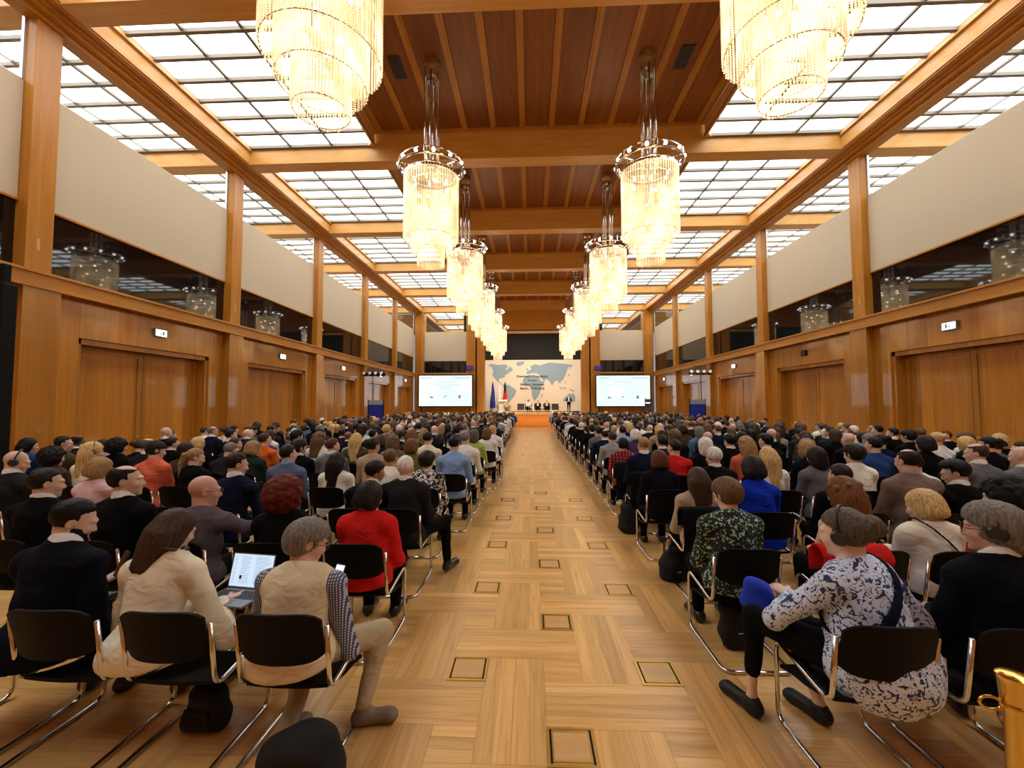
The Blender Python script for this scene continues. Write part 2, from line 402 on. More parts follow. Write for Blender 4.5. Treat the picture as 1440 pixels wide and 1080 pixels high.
def skylight(x0, x1, y0, y1, n, rounded=0):
    """panes, bars and frame of one ceiling light; rounded: +1 / -1 = round the corners on that X side"""
    z = 10.12
    w = struct(obj('window_%d' % n, MB().box(x0, x1, y0, y1, z, z+.02), PANE))
    b = MB(); rows = 7; cols = max(1, round((x1-x0)/1.3)); dy = (y1-y0)/rows
    for r in range(rows+1):
        y = y0+r*dy; b.box(x0, x1, y-.045, y+.045, z-.09, z)
    for c in range(cols+1):
        x = x0+c*(x1-x0)/cols; b.box(x-.032, x+.032, y0, y1, z-.06, z)
    obj('window_frame', b, BAR, w)
    if rounded:
        xe = x1 if rounded > 0 else x0; f = MB(); R = .32; s = -rounded
        for ye, sy in ((y0, 1), (y1, -1)):
            pts = [(xe, ye)]+[(xe+s*R*(1-math.sin(t)), ye+sy*R*(1-math.cos(t))) for t in np.linspace(0, math.pi/2, 8)]
            f.prism(pts if sy*s < 0 else pts[::-1], z-.10, z+.01, 'z')
        f.box(xe-.02, xe+.02, y0, y1, z-.12, z+.35)
        obj('corner_trim', f, W_COF(), w)
nw = 50
for k in range(-1, 8):
    y0, y1 = PY(k)+PW, PY(k+1)
    for sgn in (-1, 1):
        a, b2 = sorted((CX+sgn*5.15, CX+sgn*9.20))
        skylight(a, b2, y0+.06, y1-.06, nw, -sgn); nw += 1
        a, b2 = sorted((CX+sgn*(HW+.3), CX+sgn*(HW+4.2)))
        if k < 6: skylight(a, b2, y0+.06, y1-.06, nw); nw += 1
# outer walls of the side galleries, seen through the upper glass
for sgn, nm in ((-1, 'outer_left'), (1, 'outer_right')):
    struct(obj('wall_'+nm, MB().box(CX+sgn*(HW+4.2), CX+sgn*(HW+4.4), PY(-1), 46, 4.4, 10.6), CREAM()))
# dark air vents between the ribs
for k in (1, 2):
    for sgn in (-1, 1):
        y = PY(k)+2.9
        t = thing('air_vent', 'dark ceiling vent by the %s chandelier of the %s row' % (ORD[k+1], 'left' if sgn < 0 else 'right'), 'vent', (CX+sgn*3.62, y, 10.5), 0, 'ceiling air vents')
        obj('frame', MB().box(-.16, .16, -.36, .36, -.03, 0), plain('vent_frame', (.05, .04, .035), .5), t)
        s = MB()
        for i in range(9): s.box(-.13, .13, -.33+i*.075, -.29+i*.075, -.04, -.025)
        obj('slats', s, plain('vent_slat', (.03, .028, .025), .5), t)
# ---- far end
def far_end():
    E_ = W_END()
    for sgn, nm in ((-1, 'left'), (1, 'right')):
        X = lambda d: CX+sgn*d
        w = MB()
        w.box(X(9.05), X(9.82), YEND, YEND+.8, 0, 9.6)                       # corner pillar
        w.box(X(3.98), X(4.62), YEND, YEND+.6, 0, 9.6); w.box(X(4.74), X(5.50), YEND, YEND+.6, 0, 9.6)   # two piers with a slot
        w.box(X(4.55), X(4.8), YEND+.2, YEND+.6, 0, 9.6)
        w.box(X(5.4), X(9.1), YEND+.2, YEND+.5, 0, 4.42)
        struct(obj('wall_end_'+nm, w, E_, bevel=.008))
        struct(obj('trim_slot_'+nm, MB().box(X(4.62), X(4.74), YEND+.1, YEND+.22, .3, 7.2), BLACK()))
        struct(obj('wall_panel_end_'+nm, MB().box(X(5.52), X(9.04), YEND+.1, YEND+.3, 5.45, 7.9), CREAM()))
        g = MB().box(X(5.5), X(9.05), YEND+.25, YEND+.3, 4.42, 5.47)
        gw = struct(obj('window_end_'+nm, g, glass_dark()))
        m = MB()
        for i in range(5): m.box(X(5.52+i*.88)-.03, X(5.52+i*.88)+.03, YEND+.2, YEND+.27, 4.42, 5.47)
        obj('window_frame', m, plain('dark_frame', (.02, .018, .016), .5), gw)
        struct(obj('trim_end_'+nm, MB().box(X(5.4), X(9.1), YEND-.02, YEND+.3, 4.36, 4.46), W_BX()))
    f = MB().box(CX-5.5, CX+5.5, YEND+.02, YEND+.5, 8.0, 10.6); f.box(CX-5.5, CX+5.5, YEND-.04, YEND+.5, 8.0, 8.12); f.box(CX-5.5, CX+5.5, YEND-.04, YEND+.5, 9.5, 9.62)
    struct(obj('trim_fascia', f, wood('fascia', HONEY, HONEY2, 'x', rough=.4)))
    # stage house
    st = MB().box(CX-4.0, CX+4.0, 34.3, 47, .96, 1.05)
    struct(obj('floor_stage', st, wood('stage_floor', PALE, HONEY, 'y', 'x', .15), bevel=.01))
    r = MB().box(CX-3.95, CX+3.95, 34.45, 34.6, 0, .98); r.box(CX-3.95, CX+3.95, 34.36, 34.5, 0, .60); r.box(CX-3.95, CX+3.95, 34.30, 34.5, 0, .30)
    struct(obj('trim_stage_front', r, wood('stage_front', srgb((252, 164, 74)), srgb((244, 140, 50)), 'x', rough=.35)))
    dk = plain('stage_drape', (.018, .015, .013), .9)
    sb = MB().box(CX-5.8, CX+5.8, 46.3, 46.5, 0, 10.6); sb.box(CX-5.8, CX-5.65, 35.2, 46.4, 0, 10.1); sb.box(CX+5.65, CX+5.8, 35.2, 46.4, 0, 10.1)
    struct(obj('wall_stage', sb, dk))
    struct(obj('wall_stage_skirt', MB().box(CX-5.6, CX+5.6, 45.95, 46.3, .9, 1.16), dk))
far_end()
# ================================================================ chandeliers
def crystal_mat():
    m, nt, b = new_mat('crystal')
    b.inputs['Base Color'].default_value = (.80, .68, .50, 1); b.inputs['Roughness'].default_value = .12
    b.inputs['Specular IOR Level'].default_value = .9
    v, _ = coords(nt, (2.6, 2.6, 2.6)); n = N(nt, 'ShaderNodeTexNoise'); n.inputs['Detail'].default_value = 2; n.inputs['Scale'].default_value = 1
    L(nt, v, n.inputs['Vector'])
    b.inputs['Emission Color'].default_value = (1, .70, .38, 1)  # bulb light caught in the beads, put in as a glow of their own
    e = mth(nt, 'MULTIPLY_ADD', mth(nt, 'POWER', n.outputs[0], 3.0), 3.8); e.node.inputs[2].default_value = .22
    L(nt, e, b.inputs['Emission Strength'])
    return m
def bead_curtain(r, z0, z1, n, pitch, br, seed=1, wob=0):
    """n strands of little cut beads on a circle"""
    rg = np.random.RandomState(seed); zz = np.arange(z0, z1, pitch); V = []; F = []
    oct_v = np.array([(1, 0, 0), (0, 1, 0), (-1, 0, 0), (0, -1, 0), (0, 0, 1.15), (0, 0, -1.15)])*br
    oct_f = np.array([(0, 1, 4), (1, 2, 4), (2, 3, 4), (3, 0, 4), (1, 0, 5), (2, 1, 5), (3, 2, 5), (0, 3, 5)])
    for i in range(n):
        a = 2*math.pi*i/n; off = rg.uniform(0, pitch); R = r+wob*(1 if i % 2 else -1)
        for z in zz:
            V.append(oct_v+[R*math.cos(a), R*math.sin(a), z+off])
    k = len(V); F = (oct_f[None]+6*np.arange(k)[:, None, None]).reshape(-1, 3)
    return np.concatenate(V), F
def chandeliers():
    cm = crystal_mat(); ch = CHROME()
    blb = plain('bulb', (1, .95, .85), .4, emit=14, ecol=(1, .80, .52)); cap = plain('bulb_clear', (1, 1, 1), .2, emit=7, ecol=(1, .93, .82))
    t = thing('chandelier', '', 'chandelier', (0, 0, 0), 0, 'crystal chandeliers in two rows')
    obj('canopy', MB().lathe([(.05, 10.02), (.17, 10.02), (.19, 10.10), (.19, 10.18), (.22, 10.22), (.22, 10.42), (.19, 10.46), (.19, 10.5), (.05, 10.5)], n=28).lathe([(.10, 9.92), (.12, 9.9), (.12, 10.03)], n=20), ch, t, auto=True)
    for i in range(6):
        a = i*math.pi/3+.2; obj('rod', MB().tube([(.17*math.cos(a), .17*math.sin(a), 10.1), (.17*math.cos(a), .17*math.sin(a), 7.5)], .024, 10), ch, t, smooth=True)
    hub = MB()
    K = 36
    for rr_, z, r in ((.78, 7.66, .032), (.78, 7.80, .018), (.60, 7.56, .02), (.17, 7.66, .03)):
        hub.tube([(rr_*math.cos(2*math.pi*j/K), rr_*math.sin(2*math.pi*j/K), z) for j in range(K)], r, 8, closed=True)
    for i in range(6):
        a = i*math.pi/3+.2; c, s = math.cos(a), math.sin(a)
        hub.tube([(.15*c, .15*s, 7.66), (.8*c, .8*s, 7.66)], .016, 6); hub.tube([(.78*c, .78*s, 7.62), (.78*c, .78*s, 7.82)], .03, 8)
        hub.tube([(.66*c, .66*s, 7.66), (.66*c, .66*s, 7.47)], .012, 6)
    hub.lathe([(.64, 7.44), (.67, 7.44), (.67, 7.50), (.64, 7.50)], n=40, cap=False)
    obj('ring', hub, ch, t, auto=True)
    for i in range(12):
        a = i*math.pi/6+.2+math.pi/12
        b = MB().ball((.80*math.cos(a), .80*math.sin(a), 7.72), .042, 10)
        obj('bulb', b, cap, t, smooth=True)
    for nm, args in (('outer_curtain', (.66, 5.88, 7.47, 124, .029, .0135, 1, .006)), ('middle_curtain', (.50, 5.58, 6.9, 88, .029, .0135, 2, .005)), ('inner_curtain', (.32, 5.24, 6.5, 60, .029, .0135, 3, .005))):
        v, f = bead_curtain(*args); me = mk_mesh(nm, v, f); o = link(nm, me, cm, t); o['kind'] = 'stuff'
    hoops = MB()
    for rr_, z in ((.655, 5.9), (.495, 5.6), (.315, 5.27), (.495, 6.9), (.315, 6.5)):
        hoops.tube([(rr_*math.cos(2*math.pi*j/K), rr_*math.sin(2*math.pi*j/K), z) for j in range(K)], .008, 6, closed=True)
    for z, r in ((6.9, .5), (6.5, .32)):
        for i in range(4): hoops.tube([(r*math.cos(i*math.pi/2), r*math.sin(i*math.pi/2), z), (.03*math.cos(i*math.pi/2), .03*math.sin(i*math.pi/2), z+.1)], .008, 6)
    hoops.tube([(0, 0, 7.66), (0, 0, 6.0)], .025, 8)
    obj('inner_frame', hoops, ch, t, smooth=True)
    rg = random.Random(5)
    for z in (6.15, 6.5, 6.85, 7.2):
        for i in range(4):
            a = i*math.pi/2+z*3; r = .40 if z > 6.3 else .2
            obj('lamp_bulb', MB().ball((r*math.cos(a), r*math.sin(a), z), .04, 8), blb, t, smooth=True)
    first = True
    for k in range(6):
        for sgn in (-1, 1):
            c = t if first else dup(t); first = False
            c.location = (CX+sgn*2.67, 4.68+5.45*k, 0); c.rotation_euler.z = .3*k+sgn
            c['label'] = 'crystal chandelier on chrome rods, %s hanging row, %s from the camera' % ('left' if sgn < 0 else 'right', ['nearest', 'second', 'third', 'fourth', 'fifth', 'farthest'][k])
chandeliers()
# ================================================================ stage
def text_mesh(lines, size, mat, parent, loc, gap=1.5, name='lettering'):
    vs = []; fs = []
    for i, ln in enumerate(lines):
        cu = bpy.data.curves.new('tmp', 'FONT'); cu.body = ln; cu.size = size; cu.align_x = 'CENTER'; cu.extrude = .006; cu.offset = size*.018; cu.resolution_u = 2
        o = bpy.data.objects.new('tmp', cu); COL.objects.link(o)
        me = o.evaluated_get(bpy.context.evaluated_depsgraph_get()).to_mesh()
        k = len(vs)
        vs += [(v.co.x, -v.co.z, v.co.y-i*size*gap) for v in me.vertices]; fs += [tuple(j+k for j in p.vertices) for p in me.polygons]
        o.to_mesh_clear(); bpy.data.objects.remove(o); bpy.data.curves.remove(cu)
    me = mk_mesh(name, vs, fs); return link(name, me, mat, parent, loc)
def backdrop():
    Yb = 45.9
    def q(x, y): p = at(680+x/9.6, 500+y/9.6, Y=Yb); return (p[0], p[2])
    m = MB(); m.box(CX-5.6, CX+5.6, Yb+.02, Yb+.05, 1.1, 6.68)
    o = obj('stage_backdrop', m, plain('banner_cream', srgb((246, 226, 200)), .7))
    tag(o, 'wide cream stage backdrop with a grey-blue world map and four text lines', 'backdrop')
    polys = [
        [(60,150),(110,115),(200,130),(300,120),(345,155),(300,185),(320,195),(370,150),(405,200),(350,235),(300,270),(290,300),(240,310),(205,335),(235,375),(255,388),(245,395),(200,360),(160,310),(125,270),(140,210),(110,150)],
        [(440,110),(480,85),(560,85),(545,125),(470,150)],
        [(262,395),(300,392),(350,400),(450,470),(430,540),(390,590),(350,640),(340,700),(325,690),(320,560),(290,480)],
        [(585,240),(600,210),(650,190),(640,145),(700,118),(760,135),(900,95),(1100,115),(1210,130),(1190,160),(1150,150),(1130,210),(1110,270),(1080,330),(1050,350),(1040,385),(1000,340),(965,350),(935,410),(900,355),(860,320),(820,350),(795,320),(760,262),(720,240),(660,240),(600,258)],
        [(540,320),(580,280),(650,268),(745,285),(790,350),(835,355),(785,420),(772,500),(740,560),(690,615),(660,540),(655,460),(640,420),(560,400),(535,360)],
        [(790,530),(805,510),(800,560),(785,575)],
        [(1080,600),(1100,570),(1170,510),(1190,530),(1220,510),(1245,560),(1240,620),(1180,645),(1130,615),(1090,630)],
        [(1025,410),(1060,440),(1085,470),(1050,455)], [(1080,435),(1120,430),(1110,460)], [(1165,455),(1235,475),(1225,490),(1180,475)],
        [(580,185),(600,170),(607,200),(590,208)], [(1140,285),(1160,240),(1167,270),(1150,290)], [(1150,165),(1180,165),(1170,185)], [(1105,350),(1125,370),(1110,385)]]
    mp = MB()
    for pl in polys: mp.prism([q(*a) for a in pl], Yb-.005, Yb+.03)
    obj('world_map', mp, plain('map_blue', srgb((150, 172, 184)), .7), o)
    p = at(680+665/9.6, 500+285/9.6, Y=Yb)
    text_mesh(['Diemstadt | Foundation', 'Forum', 'Politics | Business', 'Berlin, 17.06.2025'], .36, plain('ink', srgb((52, 64, 74)), .6), o, (p[0], Yb-.02, p[2]-.1), 1.22)
backdrop()
def screens():
    for sgn, nm in ((-1, 'left'), (1, 'right')):
        px0, px1 = (588.5, 666) if sgn < 0 else (837.5, 917)
        a = at(px0, 527, Y=33.9); b = at(px1, 573, Y=33.9)
        t = thing('projection_screen', 'large lit projection screen on the %s of the stage, black frame' % nm, 'screen', (0, 0, 0), 0, 'projection screens beside the stage')
        obj('frame', MB().box(a[0], b[0], 33.9, 34.0, b[2], a[2]), plain('screen_frame', (.012, .014, .016), .5), t, bevel=.02)
        e = .10
        obj('screen_surface', MB().box(a[0]+e, b[0]-e, 33.88, 33.95, b[2]+e, a[2]-e), SCREEN(), t)
        cx = (a[0]+b[0])/2; w = b[0]-a[0]; zt = a[2]
        mk = plain('slide_grey', srgb((150, 185, 195)), .6, emit=.5, ecol=srgb((170, 200, 208)))
        ln = MB()
        for i, (dz, ww) in enumerate(((.62, .36), (.84, .52), (1.0, .3), (1.16, .2))): ln.box(cx-w*ww/2, cx+w*ww/2, 33.872, 33.882, zt-dz-.012, zt-dz+.012)
        ln.box(a[0]+.25, a[0]+1.1, 33.872, 33.882, zt-.33, zt-.27); ln.box(b[0]-1.5, b[0]-.3, 33.872, 33.882, zt-.33, zt-.27)
        obj('slide_lines', ln, mk, t)
        dk = plain('slide_logo', srgb((120, 140, 150)), .6, emit=.25, ecol=srgb((120, 140, 150)))
        lg = MB()
        for i, dx in enumerate((-1.15, 0, 1.2)):
            x = cx+dx*w/4.6; z = zt-1.82
            if i == 0: lg.prism([(x-.16, z), (x-.08, z-.1), (x+.14, z-.08), (x+.16, z+.03), (x+.04, z-.02), (x-.04, z+.05)], 33.87, 33.882)
            elif i == 1: lg.prism([(x-.08, z-.1), (x-.05, z-.1), (x-.03, z+.03), (x+.09, z+.02), (x+.08, z+.09), (x-.08, z+.08)], 33.87, 33.882)
            else: lg.prism([(x+.13*math.cos(q), z+.13*math.sin(q)) for q in np.linspace(.6, 5.6, 14)]+[(x+.02, z)], 33.87, 33.882)
        obj('slide_logos', lg, dk, t)
        # the screen stands on two legs
        for x in (a[0]+.3, b[0]-.3): obj('leg', MB().box(x-.04, x+.04, 33.9, 33.98, 0, b[2]).box(x-.05, x+.05, 33.6, 34.25, 0, .05), BLACK(), t)
def SCREEN():
    if 'screen' in MATS: return MATS['screen']
    m, nt, b = new_mat('screen'); nt.nodes.remove(b); e = N(nt, 'ShaderNodeEmission')
    v, raw = coords(nt, (.4, 1, .7)); n = N(nt, 'ShaderNodeTexNoise'); n.inputs['Scale'].default_value = 1; L(nt, v, n.inputs['Vector'])
    L(nt, ramp(nt, n.outputs[0], [(.4, (.82, .97, 1)), (.60, (1, 1, 1))]), e.inputs[0]); e.inputs[1].default_value = .74
    L(nt, e.outputs[0], nt.nodes['Material Output'].inputs[0]); MATS['screen'] = m; return m
screens()
def flag(name, px, cols, label, lean=.0):
    p = at(px, 579, Y=44.6); t = thing(name, label, 'flag', (p[0], 44.6, 1.05), 0, 'flags at the left of the stage')
    obj('pole', MB().tube([(0, .0, 0), (lean, 0, 3.25)], .02, 8).lathe([(.2, 0), (.2, .03), (.03, .06)], n=16), plain('pole_wood', srgb((220, 190, 150)), .4), t)
    rows, K = 26, 18; vs = []; fs = []; mi = []
    for i in range(rows):
        u = i/(rows-1); z = 3.15-2.75*u; r = .03+.26*u**.75*(1-.35*max(0, u-.7))
        for j in range(K):
            a = 2*math.pi*j/K; rr_ = r*(1+.22*math.sin(5*a+4*u))
            vs.append((rr_*math.cos(a)+lean*(1-u), .5*rr_*math.sin(a)-.02, z))
    for i in range(rows-1):
        for j in range(K):
            fs.append((i*K+j, (i+1)*K+j, (i+1)*K+(j+1) % K, i*K+(j+1) % K))
            a = (j/K*2*math.pi); u = i/(rows-1)
            mi.append(min(len(cols)-1, int(len(cols)*min(.99, max(0, u*.9+.12*math.cos(a))))))
    me = mk_mesh('cloth', vs, fs, True, mi); c = link('cloth', me, [plain('flag_'+k, srgb(v), .8) for k, v in cols], t)
    return t
f1 = flag('flag', 681+122/9.6, [('blue', (28, 44, 150))], 'dark blue flag with yellow stars hanging on its pole on stage')
st = MB()
for i in range(5): st.prism([(.03*math.cos(a+math.pi/2)*(1 if k % 2 == 0 else .45)+[-.12, .05, -.02, .12, -.08][i], .03*math.sin(a+math.pi/2)*(1 if k % 2 == 0 else .45)+1.0+.22*i) for k, a in enumerate(np.linspace(0, 2*math.pi, 11)[:-1])], -.30+.02*i, -.16)
obj('stars', st, plain('flag_star', srgb((240, 220, 140)), .7), f1)
flag('flag', 681+205/9.6, [('white', (238, 232, 225)), ('white', (238, 232, 225)), ('rose', (226, 150, 140))], 'white and red flag on a pole between the blue and black-red-gold flags')
flag('flag', 681+288/9.6, [('black', (20, 20, 22)), ('red', (205, 50, 40)), ('gold', (235, 180, 60))], 'black, red and gold flag on a pole behind the white lectern')
def lectern():
    p = at(707.5, 579, Y=43); t = thing('lectern', 'white lectern on stage in front of the flags', 'lectern', (p[0], 43, 1.05))
    wm = plain('lectern_white', (.86, .85, .82), .4)
    obj('body', MB().box(-.38, .38, -.22, .22, .05, 1.12), wm, t, bevel=.02); obj('base', MB().box(-.45, .45, -.3, .3, 0, .06), wm, t, bevel=.01)
    obj('reading_top', MB().prism([(-.34, 1.1), (.30, 1.22), (.30, 1.26), (-.34, 1.14)], -.45, .45, 'x'), wm, t, bevel=.01)
    obj('microphone', MB().tube([(0, .1, 1.2), (0, .05, 1.4), (0, -.05, 1.48)], .012, 6).ball((0, -.07, 1.49), .03, 8), BLACK(), t)
lectern()
def flowers():
    p = at(713.5, 583, Y=35.2); t = thing('flower_arrangement', 'large cream flower arrangement in a bowl at the stage edge', 'flowers', (p[0], 35.2, 1.05))
    obj('bowl', MB().lathe([(.05, 0), (.2, .02), (.26, .2), (.22, .22), (.05, .12)], n=20), plain('bowl_white', (.8, .78, .72), .3), t, smooth=True)
    rg = random.Random(2); lv = MB()
    for i in range(40):
        a = rg.uniform(0, 6.28); r = rg.uniform(.1, .5); z = rg.uniform(.2, .9)
        x, y = r*math.cos(a), r*math.sin(a); lv.tube([(0, 0, .15), (x*.5, y*.5, z*.7), (x, y, z)], [.008, .02, .004], 4)
    obj('leaves', lv, plain('leaf_green', srgb((120, 130, 70)), .6), t)
    for i in range(46):
        a = rg.uniform(0, 6.28); r = .48*math.sqrt(rg.random()); z = .3+.62*math.sqrt(max(.02, 1-(r/.55)**2))*rg.uniform(.6, 1)
        b = MB(); c = (r*math.cos(a), r*math.sin(a), z)
        for j in range(5): b.ball((c[0]+.035*math.cos(j*1.257), c[1]+.035*math.sin(j*1.257), c[2]), .034, 6, (1, 1, .6))
        b.ball((c[0], c[1], c[2]+.02), .025, 6)
        obj('blossom', b, plain(*[('petal_cream', srgb((250, 232, 190)), .6), ('petal_orange', srgb((244, 190, 110)), .6), ('petal_white', srgb((250, 244, 230)), .6)][i % 3]), t, smooth=True)
flowers()
def armchairs():
    for i, px in enumerate((733, 743.7, 757, 769.5, 781.5)):
        p = at(px, 577, Y=44); lab = 'dark square armchair on stage, %s of five from the lectern' % ORD[i+1]
        t = thing('stage_armchair', lab, 'armchair', (p[0], 44, 1.05), 0, 'armchairs on the stage')
        m = plain('armchair_grey', (.05, .045, .04), .7)
        obj('seat', MB().box(-.33, .33, -.3, .35, .2, .42), m, t, bevel=.03); obj('backrest', MB().box(-.36, .36, .26, .42, .2, .86), m, t, bevel=.03)
        for s in (-1, 1): obj('armrest', MB().box(s*.29, s*.36, -.3, .4, .2, .62), m, t, bevel=.03)
        for sx in (-.3, .3):
            for sy in (-.25, .35): obj('leg', MB().tube([(sx, sy, 0), (sx, sy, .21)], .02, 6), CHROME(), t)
armchairs()
# low tables with glasses on stage
def stage_table(px, lab):
    p = at(px, 580, Y=42.6); t = thing('side_table', lab, 'table', (p[0], 42.6, 1.05), 0, 'small tables on the stage')
    obj('top', MB().lathe([(.01, .40), (.28, .40), (.28, .43), (.01, .43)], n=20), plain('lectern_white', (1, 1, 1)), t); obj('stem', MB().tube([(0, 0, .02), (0, 0, .41)], .025, 8).lathe([(.2, 0), (.2, .02), (.02, .03)], n=16), CHROME(), t)
    for i, dx in enumerate((-.1, .1)):
        g = obj('water_glass', MB().lathe([(.03, 0), (.035, .12), (.03, .12), (.027, .01)], n=10), plain('glass_white', (.85, .88, .9), .1), None, (p[0]+dx, 42.6, 1.48))
        tag(g, 'water glass on the %s, %s side' % (lab.split(',')[0], 'left' if i == 0 else 'right'), 'glass', 'water glasses on stage')
stage_table(748.5, 'small white stage table, nearer the lectern'); stage_table(763, 'little white stage table, nearer the standing man')
# stage spot lights
for px, py in ((-3, 0), (0, 0), (3, 0)):
    ld = bpy.data.lights.new('stage_lamp', 'AREA'); ld.energy = 330; ld.color = (1, .86, .70); ld.size = 1.2
    lo = bpy.data.objects.new('stage_lamp', ld); COL.objects.link(lo); lo.location = (CX+px, 39.5, 9.8); lo.rotation_euler = (math.radians(48), 0, 0)
# ================================================================ light stands and booths beside the stage
def side_kit(sgn, nm):
    Yk = 22.6; px = 524.5 if sgn < 0 else 987
    p = at(px, 562, Y=Yk); x = p[0]
    t = thing('lighting_stand', 'tall black lighting stand with spotlights near the %s wall' % nm, 'light stand', (x, Yk, 0), 0, 'lighting stands by the walls')
    bk = plain('stand_black', (.006, .006, .007), .6, 0, .15)
    obj('pole', MB().tube([(0, 0, .3), (0, 0, 3.45)], [.03, .02], 8).tube([(0, 0, 1.9), (0, 0, 2.1)], .045, 8), bk, t)
    for i in range(3):
        a = i*2.094; obj('leg', MB().tube([(0, 0, .75), (.6*math.cos(a), .6*math.sin(a), .02)], .016, 6), bk, t)
    obj('crossbar', MB().tube([(-.55, 0, 3.42), (.55, 0, 3.42)], .025, 8), bk, t)
    for i in range(4):
        xx = -.48+.32*i
        s = obj('spotlight', MB().tube([(xx, -.02, 3.56), (xx+.05, .20, 3.50)], [.10, .12], 12).tube([(xx-.08, 0, 3.42), (xx-.08, 0, 3.6)], .012, 5).tube([(xx+.10, 0, 3.42), (xx+.10, 0, 3.6)], .012, 5), bk, t)
        obj('lens', MB().tube([(xx-.002, -.03, 3.562), (xx, -.022, 3.56)], .085, 12), plain('lens_glow', (1, 1, 1), .3, emit=.5 if i % 2 else .05), s)
    for i in (0, 3):
        ld = bpy.data.lights.new('stand_spot', 'SPOT'); ld.energy = 900; ld.color = (1, .86, .68); ld.spot_size = math.radians(34); ld.spot_blend = .5; ld.shadow_soft_size = .1
        lo = bpy.data.objects.new('spot_beam', ld); COL.objects.link(lo); lo.parent = t; lo.location = (-.48+.32*i, .25, 3.5)
        dv = Vector((CX-x, 34.8-Yk, .8-3.5)); lo.rotation_euler = dv.to_track_quat('-Z', 'Y').to_euler()
    cable = MB(); rg = random.Random(4)
    for i in range(7):
        a = rg.uniform(-.5, .3); cable.tube([(a, .02, 3.6), (a+.1, .03, 3.85+rg.random()*.1), (a+.25, .03, 3.62)], .012, 5)
    obj('cables', cable, bk, t)
    p0, p1 = (at(518, 562, Y=22), at(540.5, 562, Y=22)) if sgn < 0 else (at(970, 562, Y=22), at(993, 562, Y=22))
    b = thing('control_booth', 'blue-fronted control booth with grey top rail below the %s lighting stand' % nm, 'booth', ((p0[0]+p1[0])/2, 22, 0), 0, 'control booths by the walls')
    w = p1[0]-p0[0]; blue = plain('booth_blue', srgb((18, 42, 160)) if sgn < 0 else srgb((22, 24, 80)), .6)
    obj('back_panel', MB().box(-w/2+.03, w/2-.03, 0, .03, .5, 1.84), blue, b); obj('rail', MB().box(-w/2, w/2, -.02, .05, 1.83, 2.08), plain('booth_grey', (.32, .34, .38), .5), b, bevel=.01)
    for s in (-1, 1): obj('post', MB().box(s*(w/2-.02)-.02, s*(w/2-.02)+.02, -.02, .05, 0, 2.1), bk, b)
    obj('desk', MB().box(-w/2, w/2, -.55, .0, .95, 1.0), bk, b)
side_kit(-1, 'left'); side_kit(1, 'right')
def equipment():
    p = at(913, 575, Y=31); t = thing('equipment_rack', 'slim dark equipment tower at the lower right corner of the right screen', 'rack', (p[0], 31, 0))
    for s in (-1, 1): obj('post', MB().tube([(s*.25, 0, 0), (s*.25, 0, 2.3)], .025, 6), plain('rack_grey', (.1, .1, .12), .5, .5), t)
    for i in range(5): obj('unit', MB().box(-.24, .24, -.18, .18, .7+.32*i, .92+.32*i), plain('rack_unit', (.06, .07, .12), .5), t, bevel=.01)
equipment()
for sgn, nm in ((-1, 'left'), (1, 'right')):
    p = at(660.5 if sgn < 0 else 842, 517.5, Y=34.5)
    t = thing('display_box', 'small purple lit display on the pier above the %s screen' % nm, 'display', (p[0], 34.5, p[2]), 0, 'purple displays on the piers')
    obj('case', MB().box(-.27, .27, 0, .12, -.17, .17), plain('display_case', (.03, .02, .06), .4), t, bevel=.01)
    obj('display', MB().box(-.23, .23, -.01, .01, -.12, .12), plain('display_purple', srgb((50, 30, 130)), .5, emit=.5, ecol=srgb((70, 40, 160))), t)
# tall black loudspeaker pole at the left edge, by the wall
def pole_speaker():
    p = at(8, 372, Y=5.9); x = p[0]
    t = thing('line_speaker', 'tall slim black loudspeaker column at the left wall, cut by the frame', 'loudspeaker', (x, 5.9, 0))
    bk = plain('stand_black', (1, 1, 1))
    obj('column', MB().box(-.11, .11, -.10, .10, .08, p[2]-.3), bk, t, bevel=.02); obj('bracket', MB().box(-.05, .05, -.05, .05, p[2]-.3, p[2]).box(-.2, .1, -.05, .05, p[2]-.36, p[2]-.28), bk, t, bevel=.01)
    obj('base', MB().box(-.28, .28, -.25, .25, 0, .09), bk, t, bevel=.02)
pole_speaker()
# brass rope stanchion in the near right corner
def stanchion():
    br = plain('polished_brass', srgb((226, 190, 104)), .2, 1)
    p = at(1426, 956, Z=.99); t = thing('rope_stanchion', 'polished brass rope stanchion in the near right corner', 'stanchion', (p[0], p[1], 0))
    obj('post', MB().lathe([(.027, .02), (.027, .90), (.031, .905), (.037, .985), (.041, .99), (.041, 1.002), (.03, 1.010), (.005, 1.013)], n=28), br, t, auto=True)
    obj('base', MB().lathe([(.16, 0), (.16, .02), (.05, .045), (.03, .06)], n=32), br, t, auto=True)
    obj('collar', MB().lathe([(.027, .90), (.034, .90), (.036, .909), (.034, .918), (.027, .918)], n=28, cap=False), br, t, auto=True)
    for a in (2.9, .2):
        c, s = math.cos(a), math.sin(a); K = 14
        obj('hook', MB().tube([(c*(.060+.028*math.cos(q))-s*.0, s*(.060+.028*math.cos(q)), .909+.020*math.sin(q)) for q in np.linspace(0, 2*math.pi, K+1)[:-1]], .0045, 8, closed=True), br, t, smooth=True)
stanchion()
